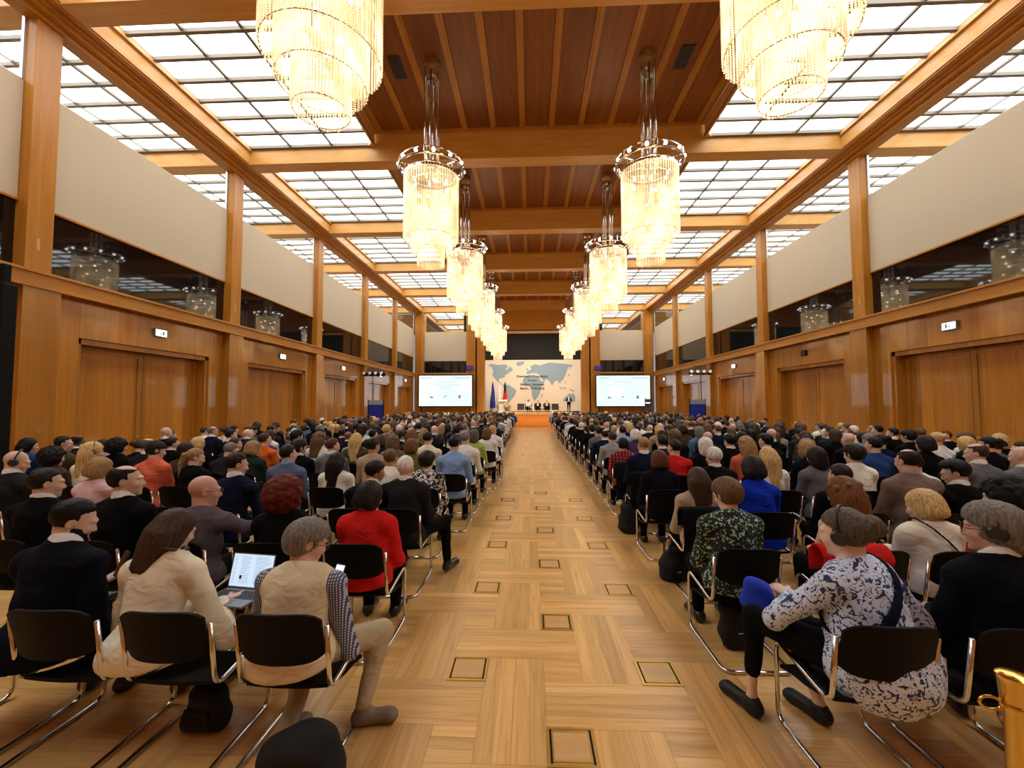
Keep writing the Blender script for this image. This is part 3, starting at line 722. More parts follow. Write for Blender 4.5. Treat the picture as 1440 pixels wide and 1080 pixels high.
# ================================================================ audience chairs
def bend(pts, r=.06, n=5):
    """round the corners of a polyline"""
    P = [np.array(p, float) for p in pts]; out = [P[0]]
    for i in range(1, len(P)-1):
        a, b, c = P[i-1], P[i], P[i+1]; u = (a-b)/np.linalg.norm(a-b); w = (c-b)/np.linalg.norm(c-b)
        rr_ = min(r, .45*np.linalg.norm(a-b), .45*np.linalg.norm(c-b))
        for q in np.linspace(0, 1, n): out.append((1-q)**2*(b+u*rr_)+2*q*(1-q)*b+q*q*(b+w*rr_))
    return out+[P[-1]]
def make_chair():
    """cantilever chair; origin on the floor below the front legs, the sitter faces +Y"""
    t = thing('cantilever_chair', '', 'chair'); ch = CHROME(); bk = BLACK()
    h = .232
    for s in (-1, 1):
        pts = bend([(s*h, -.51, .75), (s*h, -.46, .405), (s*h, 0, .465), (s*h, .0, .014), (s*h, -.62, .014), (0, -.62, .014)], .07, 6)
        obj('tube_frame', MB().tube(pts, .0125, 8), ch, t, smooth=True)
    K = 11; ss = MB(); top = []; bot = []
    for z0, out in ((.485, top), (.465, bot)):
        for j in range(5):
            y = -.45+.45*j/4; z0 = z0-.055*(1-j/4)
            for i in range(K):
                u = -1+2*i/(K-1); out.append((u*.213, y+(.02*(1-u*u) if j == 4 else 0), z0-.012*(1-u*u)-(.03*((j-3)/1)**2 if j > 3 else 0)))
    n5 = 5*K; ss.v = [tuple(p) for p in top+bot]
    for j in range(4):
        for i in range(K-1):
            a = j*K+i; ss.f.append((a, a+1, a+K+1, a+K)); ss.f.append((n5+a, n5+a+K, n5+a+K+1, n5+a+1))
    rim = [i for i in range(K)]+[K-1+K*j for j in range(1, 5)]+[4*K+i for i in range(K-2, -1, -1)]+[K*j for j in range(3, 0, -1)]
    for a, b in zip(rim, rim[1:]+rim[:1]): ss.f.append((b, a, n5+a, n5+b))
    ss.m = [0]*len(ss.f); obj('seat', ss, bk, t, auto=True)
    bb = MB(); fr = []; K2 = 15
    R = 7
    for th in (0, .016):
        for j in range(R):
            w = j/(R-1); 
            for i in range(K2):
                u = -1+2*i/(K2-1)
                e = .035*abs(u)**6
                z = (.565+e)+(.255-2*e+.012*(1-u*u))*w
                fr.append((u*.216, -.475-.055*(1-u*u)-.05*w-th, z))
    n2 = R*K2; bb.v = fr
    for j in range(R-1):
        for i in range(K2-1):
            a = j*K2+i; bb.f.append((a, a+K2, a+K2+1, a+1)); bb.f.append((n2+a, n2+a+1, n2+a+K2+1, n2+a+K2))
    rim = list(range(K2))+[K2-1+K2*j for j in range(1, R)]+[(R-1)*K2+i for i in range(K2-2, -1, -1)]+[K2*j for j in range(R-2, 0, -1)]
    for a, b in zip(rim, rim[1:]+rim[:1]): bb.f.append((a, b, n2+b, n2+a))
    bb.m = [0]*len(bb.f); obj('backrest', bb, bk, t, auto=True)
    return t
CHAIR0 = make_chair(); CHAIR_USED = [0]
YF = lambda r: 2.63+1.035*r        # front legs of row r (0 = nearest)
SX = lambda side, s: (-1.25-.60*s) if side < 0 else (1.68+.62*s)
def place_chair(side, r, s, dx=0, rz=0, x=None):
    c = CHAIR0 if not CHAIR_USED[0] else dup(CHAIR0); CHAIR_USED[0] += 1
    c.location = (SX(side, s)+dx if x is None else x, YF(r), 0); c.rotation_euler.z = rz
    seat = 'aisle seat' if s == 0 else '%s seat from aisle' % ORD[s+1]
    c['label'] = 'black chrome-tube cantilever chair, %s block, %s row from back, %s' % ('left' if side < 0 else 'right', ORD[r+1], seat)
    c['group'] = 'audience chairs'
    return c
# ================================================================ people: smooth distance fields meshed by surface nets
def axis(lo, hi, h, fine=None):
    if not fine: return np.arange(lo, hi+h, h, dtype=np.float32)
    a, b, f = fine; a, b = max(a, lo), min(b, hi)
    return np.unique(np.concatenate([np.arange(lo, a, h), np.arange(a, b, f), np.arange(b, hi+h, h)]).astype(np.float32))
class Field:
    def __init__(s, xs, ys, zs):
        s.ax = [xs, ys, zs]; s.F = np.full((len(xs), len(ys), len(zs)), .25, np.float32)
    def sub(s, lo, hi):
        sl = []
        for a, l, h in zip(s.ax, lo, hi):
            i, j = np.searchsorted(a, l), np.searchsorted(a, h)
            if j-i < 1: return None, None
            sl.append(slice(i, j))
        g = [a[q].reshape([-1 if i == k else 1 for i in range(3)]) for k, (a, q) in enumerate(zip(s.ax, sl))]
        return tuple(sl), g
    def put(s, sl, d, k, cut=False):
        F = s.F[sl]
        if cut: h = np.clip(.5-.5*(F+d)/k, 0, 1); s.F[sl] = F*(1-h)-d*h+k*h*(1-h)
        else: h = np.clip(.5+.5*(F-d)/k, 0, 1); s.F[sl] = F*(1-h)+d*h-k*h*(1-h)
    def cap(s, a, b, r0, r1, k=.03, cut=False):
        a, b = np.array(a, float), np.array(b, float); R = max(r0, r1)+k+.06
        sl, g = s.sub(np.minimum(a, b)-R, np.maximum(a, b)+R)
        if sl is None: return s
        v = b-a; q = [g[i]-a[i] for i in range(3)]
        t = np.clip((q[0]*v[0]+q[1]*v[1]+q[2]*v[2])/max(v@v, 1e-9), 0, 1)
        d = np.sqrt((q[0]-t*v[0])**2+(q[1]-t*v[1])**2+(q[2]-t*v[2])**2)-(r0+(r1-r0)*t)
        s.put(sl, d.astype(np.float32), k, cut); return s
    def ell(s, c, r, R=None, k=.03, cut=False):
        c = np.array(c, float); m = max(r)+k+.06
        sl, g = s.sub(c-m, c+m)
        if sl is None: return s
        q = [g[i]-c[i] for i in range(3)]
        if R is not None: q = [q[0]*R[0, j]+q[1]*R[1, j]+q[2]*R[2, j] for j in range(3)]
        k0 = np.sqrt(sum((q[i]/r[i])**2 for i in range(3))); k1 = np.sqrt(sum((q[i]/r[i]**2)**2 for i in range(3)))+1e-6
        s.put(sl, (k0*(k0-1)/k1).astype(np.float32), k, cut); return s
    def plane(s, n, o, k=.004):
        """keep the side where n.p < o"""
        n = np.array(n, float); n = n/np.linalg.norm(n)
        X, Y, Z = s.ax
        d = n[0]*X[:, None, None]+n[1]*Y[None, :, None]+n[2]*Z[None, None, :]-o
        s.F = np.maximum(s.F, d.astype(np.float32)); return s
    def P(s): return s.ax[0][:, None, None], s.ax[1][None, :, None], s.ax[2][None, None, :]
    def mesh(s):
        F = s.F; xs, ys, zs = s.ax
        neg = F < 0
        c = np.zeros([n-1 for n in F.shape], np.int8)
        for i in (0, 1):
            for j in (0, 1):
                for k in (0, 1): c += neg[i:F.shape[0]-1+i, j:F.shape[1]-1+j, k:F.shape[2]-1+k]
        I = np.argwhere((c > 0) & (c < 8)); n = len(I)
        idx = np.full(c.shape, -1, np.int32); idx[I[:, 0], I[:, 1], I[:, 2]] = np.arange(n)
        acc = np.zeros((n, 3)); cnt = np.zeros(n)
        cor = [(i, j, k) for i in (0, 1) for j in (0, 1) for k in (0, 1)]
        G = {o: F[I[:, 0]+o[0], I[:, 1]+o[1], I[:, 2]+o[2]] for o in cor}
        Pp = {o: np.stack([xs[I[:, 0]+o[0]], ys[I[:, 1]+o[1]], zs[I[:, 2]+o[2]]], 1) for o in cor}
        for a in cor:
            for ax in range(3):
                if a[ax]: continue
                b = tuple(1 if q == ax else a[q] for q in range(3))
                m = (G[a] < 0) != (G[b] < 0)
                t = (G[a][m]/(G[a][m]-G[b][m]))[:, None]
                acc[m] += Pp[a][m]*(1-t)+Pp[b][m]*t; cnt[m] += 1
        V = acc/np.maximum(cnt, 1)[:, None]
        Q = []
        for ax in range(3):
            A = [slice(0, -1) if q == ax else slice(1, -1) for q in range(3)]; B = [slice(1, None) if q == ax else slice(1, -1) for q in range(3)]
            a, b = neg[tuple(A)], neg[tuple(B)]; E = np.argwhere(a != b)
            if not len(E): continue
            inside = a[E[:, 0], E[:, 1], E[:, 2]]
            u, w = [q for q in range(3) if q != ax]
            E = E.copy()
            for q in range(3):
                if q != ax: E[:, q] += 1
            def cell(du, dw):
                e = E.copy(); e[:, u] -= du; e[:, w] -= dw; return idx[e[:, 0], e[:, 1], e[:, 2]]
            q4 = np.stack([cell(1, 1), cell(0, 1), cell(0, 0), cell(1, 0)], 1)
            flip = inside if ax == 1 else ~inside
            q4[flip] = q4[flip][:, ::-1]; Q.append(q4)
        Q = np.concatenate(Q); Q = Q[(Q >= 0).all(1)]
        return V, Q
def rot(yaw=0, pitch=0, roll=0):
    """columns: head's right, forward, up; yaw + = turned to the left, pitch + = looking up, roll + = tipped to the right"""
    y, p, r = [math.radians(a) for a in (yaw, pitch, roll)]
    Rz = np.array([[math.cos(y), -math.sin(y), 0], [math.sin(y), math.cos(y), 0], [0, 0, 1]])
    Rx = np.array([[1, 0, 0], [0, math.cos(p), -math.sin(p)], [0, math.sin(p), math.cos(p)]])
    Ry = np.array([[math.cos(r), 0, math.sin(r)], [0, 1, 0], [-math.sin(r), 0, math.cos(r)]])
    return Rz@Ry@Rx
class Pose:
    """joints of one figure in its own frame: floor below the hips at the origin, facing +Y"""
    def __init__(s, top=1.27, lean=.10, side=0., yaw=0, pitch=-6, roll=0, bulk=1., arms=None, legs=None, stand=False, hs=1., sh=.185):
        s.b = bulk; s.hs = hs; hz = .53 if not stand else .93
        if bulk > 1.2 and not stand: hz = .56
        s.hip = np.array([0, 0, hz]); T = (top-hz-.253*hs)/max(.3, math.cos(lean)*math.cos(side))
        d = np.array([math.sin(side), math.sin(lean), math.cos(lean)*math.cos(side)]); d /= np.linalg.norm(d); s.d = d; s.T = T
        s.nb = s.hip+T*d; s.chest = s.hip+T*.70*d; s.belly = s.hip+T*.34*d
        s.R = rot(yaw, pitch, roll)
        s.H = s.nb+np.array([side*.06, .025+.05*math.sin(lean), .136*hs])+np.array([0, .03, -.01])*max(0, -pitch-10)/20
        w = sh*(.62+.38*bulk)
        s.sh = {-1: s.hip+T*.785*d+np.array([-w, 0, 0]), 1: s.hip+T*.785*d+np.array([w, 0, 0])}
        arms = arms or {}; legs = legs or {}
        s.el = {}; s.wr = {}; s.hd = {}; s.kn = {}; s.an = {}; s.toe = {}
        for q in (-1, 1):
            a = arms.get(q, 'lap')
            if isinstance(a, str):
                if stand: a = (s.sh[q]+[q*.06, -.02, -.29], s.sh[q]+[q*.03, .06, -.53], (0, .15, -1))
                else: a = (s.sh[q]+[q*.055, .07, -.29], np.array([q*.10, .30, .655]), (-q*.45, 1, -.15))
            s.el[q], s.wr[q] = np.array(a[0], float), np.array(a[1], float); h = np.array(a[2], float); s.hd[q] = h/np.linalg.norm(h)
            g = legs.get(q)
            if g is None:
                g = ((q*.10*bulk, .02, .5), (q*.10, 0, .09), (q*.12, .17, .03)) if stand else ((q*.115*bulk, .43, .50), (q*.12, .40, .09), (q*.135, .57, .035))
            s.kn[q], s.an[q], s.toe[q] = [np.array(v, float) for v in g]
        s.hipj = {q: s.hip+np.array([q*.095*bulk, .0, -.03]) for q in (-1, 1)}
    def h(s, p): return s.H+s.hs*(s.R@np.array(p, float))
    def lo(s): return np.min(np.stack([s.H, s.hip-np.array([.20, .20, .1])*s.b]+list(s.el.values())+list(s.wr.values())+list(s.sh.values())+list(s.kn.values())+list(s.an.values())+list(s.toe.values())), 0)-.2
    def hi(s): return np.max(np.stack([s.H, s.hip+np.array([.20, .20, .1])*s.b]+list(s.el.values())+list(s.wr.values())+list(s.sh.values())+list(s.kn.values())+list(s.an.values())+list(s.toe.values())), 0)+.2
def torso(F, p, e, arms=1, legs=0, chest=1.):
    b = p.b; lean = math.atan2(p.d[1], p.d[2]); side = math.atan2(p.d[0], p.d[2]); R = rot(0, -math.degrees(lean), math.degrees(side))
    F.ell(p.chest-.02*p.d, (.158*(.5+.5*b)*chest+e, .112*b+e, .185+e), R, .05); F.ell(p.belly, (.150*b+e, .112*b+e, .17+e), R, .06)
    F.ell(p.hip+[0, -.01, .0], (.172*b+e, .128*b+e, .115+e), R, .05)
    m_ = (p.sh[-1]+p.sh[1])/2; a_, b_ = (p.sh[-1], p.sh[1]) if arms else (m_+(p.sh[-1]-m_)*.70, m_+(p.sh[1]-m_)*.70)
    F.cap(a_, b_, .054+e, .054+e, .05)
    for q in (-1, 1):
        F.cap(p.nb+[0, 0, -.01]-.0*p.d, (p.sh[q] if arms else m_+(p.sh[q]-m_)*.72)+[0, 0, .012], .048+e, .046+e, .06)
        if arms:
            bb = .72+.28*b
            F.cap(p.sh[q], p.el[q], .056*bb+e, .046*bb+e, .035)
            if arms > 1: F.cap(p.el[q], p.wr[q]-p.hd[q]*.012, .046*bb+e, .031*(.8+.2*b)+e, .025)
def thighs(F, p, e, short=0):
    b = p.b
    for q in (-1, 1):
        F.cap(p.hipj[q], p.kn[q], .088*(.6+.4*b)+e, .060+e, .04)
        F.cap(p.kn[q], p.an[q] if not short else p.kn[q]+(p.an[q]-p.kn[q])*short, .057+e, .040+e, .03)
    F.ell(p.hip+[0, -.01, .0], (.172*b+e, .128*b+e, .115+e), None, .05)
def head_field(F, p, face=True):
    s = p.hs; E = lambda c, r, k=.02, cut=False: F.ell(p.h(c), [x*s for x in r], p.R, k, cut)
    F.cap(p.nb+[0, -.005, -.02], p.h((0, -.025, -.05)), .060*s, .054*s, .03)
    E((0, -.018, .024), (.076, .096, .088)); E((0, .03, -.035), (.064, .066, .084), .03); E((0, .042, -.082), (.046, .046, .034), .03)
    if face:
        E((0, .084, .018), (.052, .018, .010), .02); E((0, .080, -.108), (.02, .018, .016), .02)
        for q in (-1, 1):
            E((q*.031, .100, -.004), (.019, .014, .012), .012, True); E((q*.031, .084, -.004), (.0125, .0125, .0125), .003)
            E((q*.042, .070, -.035), (.022, .022, .02), .025)
        F.cap(p.h((0, .088, .0)), p.h((0, .108, -.036)), .008*s, .013*s, .012); E((0, .098, -.042), (.02, .012, .009), .01)
        E((0, .090, -.066), (.024, .013, .0065), .006); E((0, .088, -.078), (.021, .013, .0075), .006); E((0, .104, -.072), (.026, .012, .002), .004, True)
    for q in (-1, 1):
        E((q*.078, -.012, -.008), (.011, .022, .033), .006); E((q*.088, -.006, -.006), (.008, .012, .02), .006, True)
def hand_mesh(p, q, curl=.5, h=.0065, spread=0.):
    w, d = p.wr[q], p.hd[q]
    n = np.array([-q*.35, .1, -1.]) if abs(d[2]) < .8 else np.array([-q, .2, 0.])
    n = n-d*(n@d); n /= np.linalg.norm(n); l = np.cross(d, n); l = l*(1 if l@np.array([-q, 0, 0]) > 0 else -1)
    c = w+d*.05
    F = Field(*[axis(a-.15, a+.15, h) for a in w+d*.08])
    R = np.stack([l, d, n], 1)
    F.cap(w-d*.05, w+d*.01, .027, .025, .02); F.ell(c, (.040, .052, .017), R, .015)
    for i, (ln, r) in enumerate(((.068, .0090), (.080, .0092), (.074, .0088), (.056, .0078))):
        b = w+d*(.088-.004*abs(i-1.3))+l*(.030-.020*i); a = curl*(.8+.12*i); v = d+l*(.06-.04*i)*(1+spread)
        for j, fr in enumerate((.45, .31, .24)):
            ang = a*(j+.6)*.75; v2 = v*math.cos(ang)+n*math.sin(ang); v2 = v2/np.linalg.norm(v2); e = b+v2*ln*fr
            F.cap(b, e, r*(1-.08*j), r*(.94-.08*j), .004); b = e
    b = w+d*.030+l*.030; e = b+(d*.55+l*.75+n*.25)*.042; F.cap(b, e, .0135, .0105, .008); F.cap(e, e+(d*.85+l*.25+n*.35)*.030, .0105, .0085, .005)
    return F.mesh()
def body_mesh(p, res=.024, hres=.0075, legs=1.):
    lo, hi = p.lo(), p.hi(); H = p.H
    F = Field(axis(lo[0], hi[0], res, (H[0]-.115, H[0]+.115, hres)), axis(lo[1], hi[1], res, (H[1]-.14, H[1]+.15, hres)), axis(0.0, H[2]+.17, res, (H[2]-.15, H[2]+.17, hres)))
    torso(F, p, -.022, 2); thighs(F, p, -.014)
    for q in (-1, 1): F.cap(p.an[q], p.an[q]+[0, 0, -.03], .034, .028, .02); F.cap(p.an[q]+[0, 0, -.05], p.toe[q]-(p.toe[q]-p.an[q])*.15, .026, .018, .02)
    head_field(F, p)
    V, Q = F.mesh()
    for q in (-1, 1):
        v, f = hand_mesh(p, q, p.curl if hasattr(p, 'curl') else .55, .0065 if hres < .009 else .010); Q = np.concatenate([Q, f+len(V)]); V = np.concatenate([V, v])
    return V, Q
def wrinkle(F, amp, sc=16, seed=0):
    X, Y, Z = F.P(); a = np.random.RandomState(seed).uniform(0, 6, 6)
    F.F = F.F+(amp*(np.sin(sc*X+a[0]+3*np.sin(sc*.4*Z+a[1]))*np.sin(sc*.8*Z+a[2]+2*np.sin(sc*.5*Y+a[3]))+.6*np.sin(sc*1.9*Z+a[4]+sc*X*.9+2.5*np.sin(sc*.6*X+a[5])))).astype(np.float32)
def top_mesh(p, res=.018, e=.004, sleeves=2, hem=0., neck=.015, seed=0, wr=.0035, open_v=0):
    lo, hi = p.lo(), p.hi()
    F = Field(axis(lo[0], hi[0], res), axis(lo[1], hi[1], res), axis(.3, p.nb[2]+.12, res))
    torso(F, p, e, sleeves)
    if hem: F.ell(p.hip+[0, -.02, -.04], (.20*p.b+e, .165*p.b+e, .12+hem), None, .05)
    wrinkle(F, wr, 17, seed)
    if hem and p.hip[2] < .7: F.plane((0, 0, -1), -(.36 if hem > .11 else .445))
    F.plane(p.d+[0, .25, 0], (p.d+[0, .25, 0])@(p.nb+p.d*neck)/np.linalg.norm(p.d+[0, .25, 0]))
    return F.mesh()
def legs_mesh(p, res=.020, e=.006, seed=1, skirt=0, short=0):
    lo, hi = p.lo(), p.hi()
    F = Field(axis(lo[0], hi[0], res), axis(lo[1], hi[1], res), axis(.0, p.hip[2]+.2, res)); thighs(F, p, e, short)
    if skirt:
        F.ell((p.kn[-1]+p.kn[1])/2+[0, -.14, .0], (.20*p.b, .26, .10), None, .05)
    wrinkle(F, .004, 19, seed)
    F.plane((0, 0, -1), -.07)
    return F.mesh()
def shoe_mesh(p, q, res=.012):
    a, t = p.an[q], p.toe[q]; m = (a+t)/2
    F = Field(axis(min(a[0], t[0])-.1, max(a[0], t[0])+.1, res), axis(min(a[1], t[1])-.13, max(a[1], t[1])+.13, res), axis(min(a[2], t[2])-.12, a[2]+.1, res))
    d = t-a; d[2] = 0; d /= np.linalg.norm(d)+1e-9
    hz = min(t[2], a[2]-.05)
    F.cap(a+[0, 0, -.02], a+[0, 0, -.045], .042, .044, .02); F.cap(np.array([a[0], a[1], hz+.012])-d*.03, np.array([t[0], t[1], hz+.008]), .042, .040, .03)
    F.ell(t+d*.01+[0, 0, .0], (.042, .05, .03), None, .02)
    F.plane((0, 0, -1), -(hz-.03)); F.plane((0, 0, 1), a[2]+.012)
    return F.mesh()
def collar_mesh(p, res=.008, r=.072, up=.028, dn=.05):
    n = p.nb; ax = p.h((0, -.025, -.05))-n; ax = ax/np.linalg.norm(ax); c = n+ax*.012
    F = Field(*[axis(a-.13, a+.13, res) for a in c])
    F.cap(c-ax*dn, c+ax*.05, r+.016, r-.006, .01); F.cap(c-ax*.1, c+ax*.12, .052, .052, .006, True)
    nn = ax+np.array([0, .35, 0]); nn /= np.linalg.norm(nn)
    F.plane(nn, nn@(c+ax*up)); F.plane(-nn, -(nn@(c-ax*dn*.75)))
    return F.mesh()
def hair_mesh(p, style, res=.009, seed=0, vol=1., hl=1.):
    """hair in the head's frame, then turned with the head"""
    s = p.hs; rg = np.random.RandomState(seed)
    drop = {'long': .46, 'wavy': .42, 'ponytail': .40, 'bob': .24, 'longbob': .30}.get(style, .2); wide = .26 if style in ('curly', 'afro', 'wavy') else .18
    class Q: pass
    F = Field(axis(-wide, wide, res), axis(-wide-.04, .15, res), axis(-drop, wide+.02, res))
    t = {'short': .013, 'cropped': .006, 'balding': .010, 'fringe': .010, 'combed': .022, 'mop': .030, 'bun': .014, 'ponytail': .012, 'long': .016, 'wavy': .026, 'bob': .020, 'longbob': .020, 'curly': .02, 'afro': .03, 'shaggy': .026}[style]*vol
    C = (0, -.018, .024)
    F.ell(C, (.076+t, .096+t, .088+t), None, .02)
    if style in ('mop', 'shaggy', 'combed'): F.ell((0, .01, .065), (.075+t*.6, .09, .055+t*.5), None, .03)
    if style in ('mop', 'shaggy'): F.ell((0, -.05, -.0), (.088+t*.3, .075+t*.5, .10), None, .03)
    if style == 'shaggy': F.ell((0, -.075, -.06), (.075, .045, .06), None, .03)
    cutface = True
    if style in ('bob', 'longbob', 'long', 'wavy'):
        z = {'bob': -.105, 'longbob': -.17, 'long': -.16, 'wavy': -.17}[style]
        F.ell((0, -.028, -.03), (.098+t*.4, .098+t*.4, .12), None, .04)
        F.ell((0, -.045, z*.62), (.100+t*.5, .078+t*.4, abs(z)*.62), None, .05)
        if style in ('long', 'wavy'):
            for q in (-1, 1): F.cap((q*.055, -.075, -.05), (q*.062, -.085, -.40*hl if style == 'long' else -.33), .050+t*.4, .034 if style == 'long' else .05, .05)
            F.cap((0, -.085, -.05), (0, -.10, -.40*hl if style == 'long' else -.33), .046+t*.4, .036, .05)
    if style == 'bun': F.ell((0, -.132, .038), (.056, .046, .052), None, .008); F.ell((.012, -.15, .02), (.036, .034, .04), None, .006)
    if style == 'ponytail':
        F.cap((0, -.10, .02), (0, -.135, .0), .03, .034, .02); F.cap((0, -.135, .0), (0, -.135, -.12), .036, .034, .02); F.cap((0, -.135, -.12), (.01, -.115, -.30), .034, .012, .02)
    if style in ('curly', 'afro', 'wavy'):
        big = {'curly': 1.0, 'afro': 1.28, 'wavy': .9}[style]*vol
        n = {'curly': 190, 'afro': 520, 'wavy': 230}[style]
        for i in range(n):
            u = rg.normal(size=3); u /= np.linalg.norm(u)
            if u[1] > .45 and u[2] < .35: continue
            if style == 'curly': c = np.array(C)+u*np.array([.082, .10, .092])*big+[0, 0, -.01]; r = rg.uniform(.014, .026)
            elif style == 'afro': c = np.array([0, -.03, .005])+u*np.array([.120, .126, .126])*big*rg.uniform(.96, 1.05); r = rg.uniform(.013, .027)
            else:
                a = rg.uniform(-2.5, 2.5); zz = rg.uniform(-.36, .06); R_ = .10 if zz > -.1 else .095
                c = np.array([R_*math.sin(a), -R_*math.cos(a)*(.9 if zz > -.1 else .75)-.035, zz]); r = rg.uniform(.016, .028)
                if c[1] > .0 and zz < -.12: continue
            F.ell(c, (r, r, r*1.15), None, .008)
        if style == 'afro': F.ell((0, -.035, -.0), (.118*big, .118*big, .12*big), None, .02)
    # strands
    X, Y, Z = F.P(); az = np.arctan2(X+0*Y, Y+.03+0*X); ph = rg.uniform(0, 6, 4)
    amp = {'cropped': .0012, 'curly': .001, 'afro': .0}.get(style, .0026)
    F.F = F.F+(amp*(np.sin(26*az+ph[0]+1.6*np.sin(14*Z+ph[1]))+.6*np.sin(47*az+ph[2]+2*np.sin(20*Z+ph[3])))).astype(np.float32)
    # clear the face and the neck
    if style in ('bob', 'longbob', 'long', 'wavy'):
        F.ell((0, .085, -.055), (.070, .085, .105), None, .02, True); F.cap((0, .02, -.1), (0, .03, -.3), .06, .075, .02, True)
        if style == 'bob': F.plane((0, -.25, -1), .128)
        if style == 'longbob': F.plane((0, -.2, -1), .21)
    elif style == 'afro':
        F.ell((0, .10, -.05), (.075, .095, .105), None, .02, True); F.cap((0, .0, -.13), (0, .03, -.3), .08, .1, .02, True)
    elif style != 'none':
        zf = {'mop': .045, 'shaggy': .045, 'curly': .05}.get(style, .074); yf = {'shaggy': .05, 'mop': .045}.get(style, .026); fd = np.minimum(Y-yf+.25*Z+0*X, zf-Z-1.2*np.abs(X)**1.5+0*Y)
        tail = F.F.copy() if style == 'ponytail' else None
        n = np.array([0, .85, -1.]); n /= np.linalg.norm(n)
        low = {'mop': .050, 'shaggy': .075, 'curly': .045}.get(style, .020)
        # keep above a line from the brow to the nape
        d = np.maximum((n[1]*Y+n[2]*Z+0*X)-low, -Z-{'shaggy': .13, 'mop': .10}.get(style, .078)+0*X+0*Y); d = np.maximum(d, fd)
        if style in ('short', 'combed', 'balding', 'cropped', 'mop', 'fringe'): F.F = F.F+(t*.85*np.clip(1+d/(.045 if style != 'mop' else .025), 0, 1)**1.5).astype(np.float32)
        if tail is not None: d = np.where(np.broadcast_to(Y, F.F.shape) < -.118, -1, d)
        F.F = np.maximum(F.F, d.astype(np.float32))
        for q in (-1, 1): F.ell((q*.094, .0, -.016), (.026, .034, .038), None, .01, True)
    if style == 'balding': F.ell((0, -.01, .125), (.062, .085, .055), None, .02, True)
    if style == 'fringe':
        F.plane((0, .25, 1), .048); F.ell((0, .11, .02), (.1, .07, .1), None, .02, True)
    V, f = F.mesh()
    if not len(V): return V, f
    return (p.R@(V*s).T).T+p.H, f
# ---- cloth, skin and hair materials
SKIN = {'fair': (214, 174, 154), 'light': (224, 190, 170), 'ruddy': (206, 158, 138), 'tan': (196, 140, 104), 'brown': (120, 78, 52)}
def skin(k):
    n = 'skin_'+k
    if n in MATS: return MATS[n]
    m = plain(n, srgb(SKIN[k]), .5, noise=.06, nscale=30); m.node_tree.nodes['Principled BSDF'].inputs['Subsurface Weight'].default_value = 0
    return m
HAIRC = {'black': (13, 11, 10), 'dark brown': (31, 21, 15), 'brown': (66, 45, 30), 'light brown': (104, 75, 47), 'auburn': (92, 48, 24), 'red': (104, 30, 11), 'ginger': (112, 70, 36),
         'blonde': (206, 170, 112), 'dark blonde': (158, 122, 78), 'grey': (120, 112, 103), 'dark grey': (88, 80, 70), 'white': (226, 220, 210)}
def hairm(k, curly=False):
    n = 'hair_'+k.replace(' ', '_')+('_curls' if curly else '')
    if n in MATS: return MATS[n]
    m, nt, b = new_mat(n); c = srgb(HAIRC[k])
    v, _ = coords(nt, (55, 55, 55) if curly else (60, 60, 7)); q = N(nt, 'ShaderNodeTexNoise'); q.inputs['Scale'].default_value = 1.6; q.inputs['Detail'].default_value = 3; q.inputs['Distortion'].default_value = 2.2 if curly else .6
    L(nt, v, q.inputs['Vector'])
    L(nt, ramp(nt, q.outputs[0], [(.3, tuple(x*.5 for x in c)), (.52, c), (.72, tuple(min(1, x*1.45+.004) for x in c))]), b.inputs['Base Color'])
    b.inputs['Roughness'].default_value = .5; b.inputs['Specular IOR Level'].default_value = .22
    bump(nt, b, q.outputs[0], .8 if curly else .5, .012 if curly else .006); MATS[n] = m; return m
CLOTH = {'black': (9, 9, 10), 'charcoal': (34, 34, 37), 'navy': (18, 23, 46), 'dark navy': (11, 13, 24), 'grey': (104, 104, 108), 'light grey': (150, 150, 152), 'slate blue': (92, 104, 132), 'blue': (40, 66, 120),
         'royal blue': (16, 48, 176), 'denim blue': (84, 124, 168), 'light blue': (136, 166, 212), 'white': (232, 230, 226), 'off-white': (242, 235, 220), 'cream': (240, 228, 200), 'beige': (182, 160, 134),
         'taupe': (122, 104, 92), 'mauve grey': (96, 86, 92), 'brown': (76, 58, 44), 'olive': (118, 108, 50), 'olive brown': (74, 66, 46), 'lime green': (168, 184, 96), 'coral': (222, 108, 80), 'red': (206, 34, 30), 'orange': (214, 104, 42),
         'pink': (226, 186, 184), 'khaki': (226, 208, 172), 'sand': (186, 168, 136), 'purple': (80, 56, 96), 'dark green': (34, 50, 42), 'brick red': (150, 54, 40)}
def cloth(k):
    n = 'cloth_'+k.replace(' ', '_')
    if n in MATS: return MATS[n]
    if k in PATTERNS: return PATTERNS[k]()
    m, nt, b = new_mat(n); c = srgb(CLOTH[k]); v, _ = coords(nt, (5, 5, 5)); q = N(nt, 'ShaderNodeTexNoise'); q.inputs['Scale'].default_value = 1; q.inputs['Detail'].default_value = 5
    L(nt, v, q.inputs['Vector']); L(nt, mixc(nt, q.outputs[0], tuple(x*.8 for x in c), tuple(min(1, x*1.15) for x in c)), b.inputs['Base Color'])
    b.inputs['Roughness'].default_value = .9; b.inputs['Specular IOR Level'].default_value = .12; v2, _ = coords(nt, (7, 7, 13)); f = N(nt, 'ShaderNodeTexNoise'); f.inputs['Scale'].default_value = 1; f.inputs['Detail'].default_value = 1.2; f.inputs['Distortion'].default_value = 1.3; L(nt, v2, f.inputs['Vector']); bump(nt, b, f.outputs[0], .42, .035); MATS[n] = m; return m
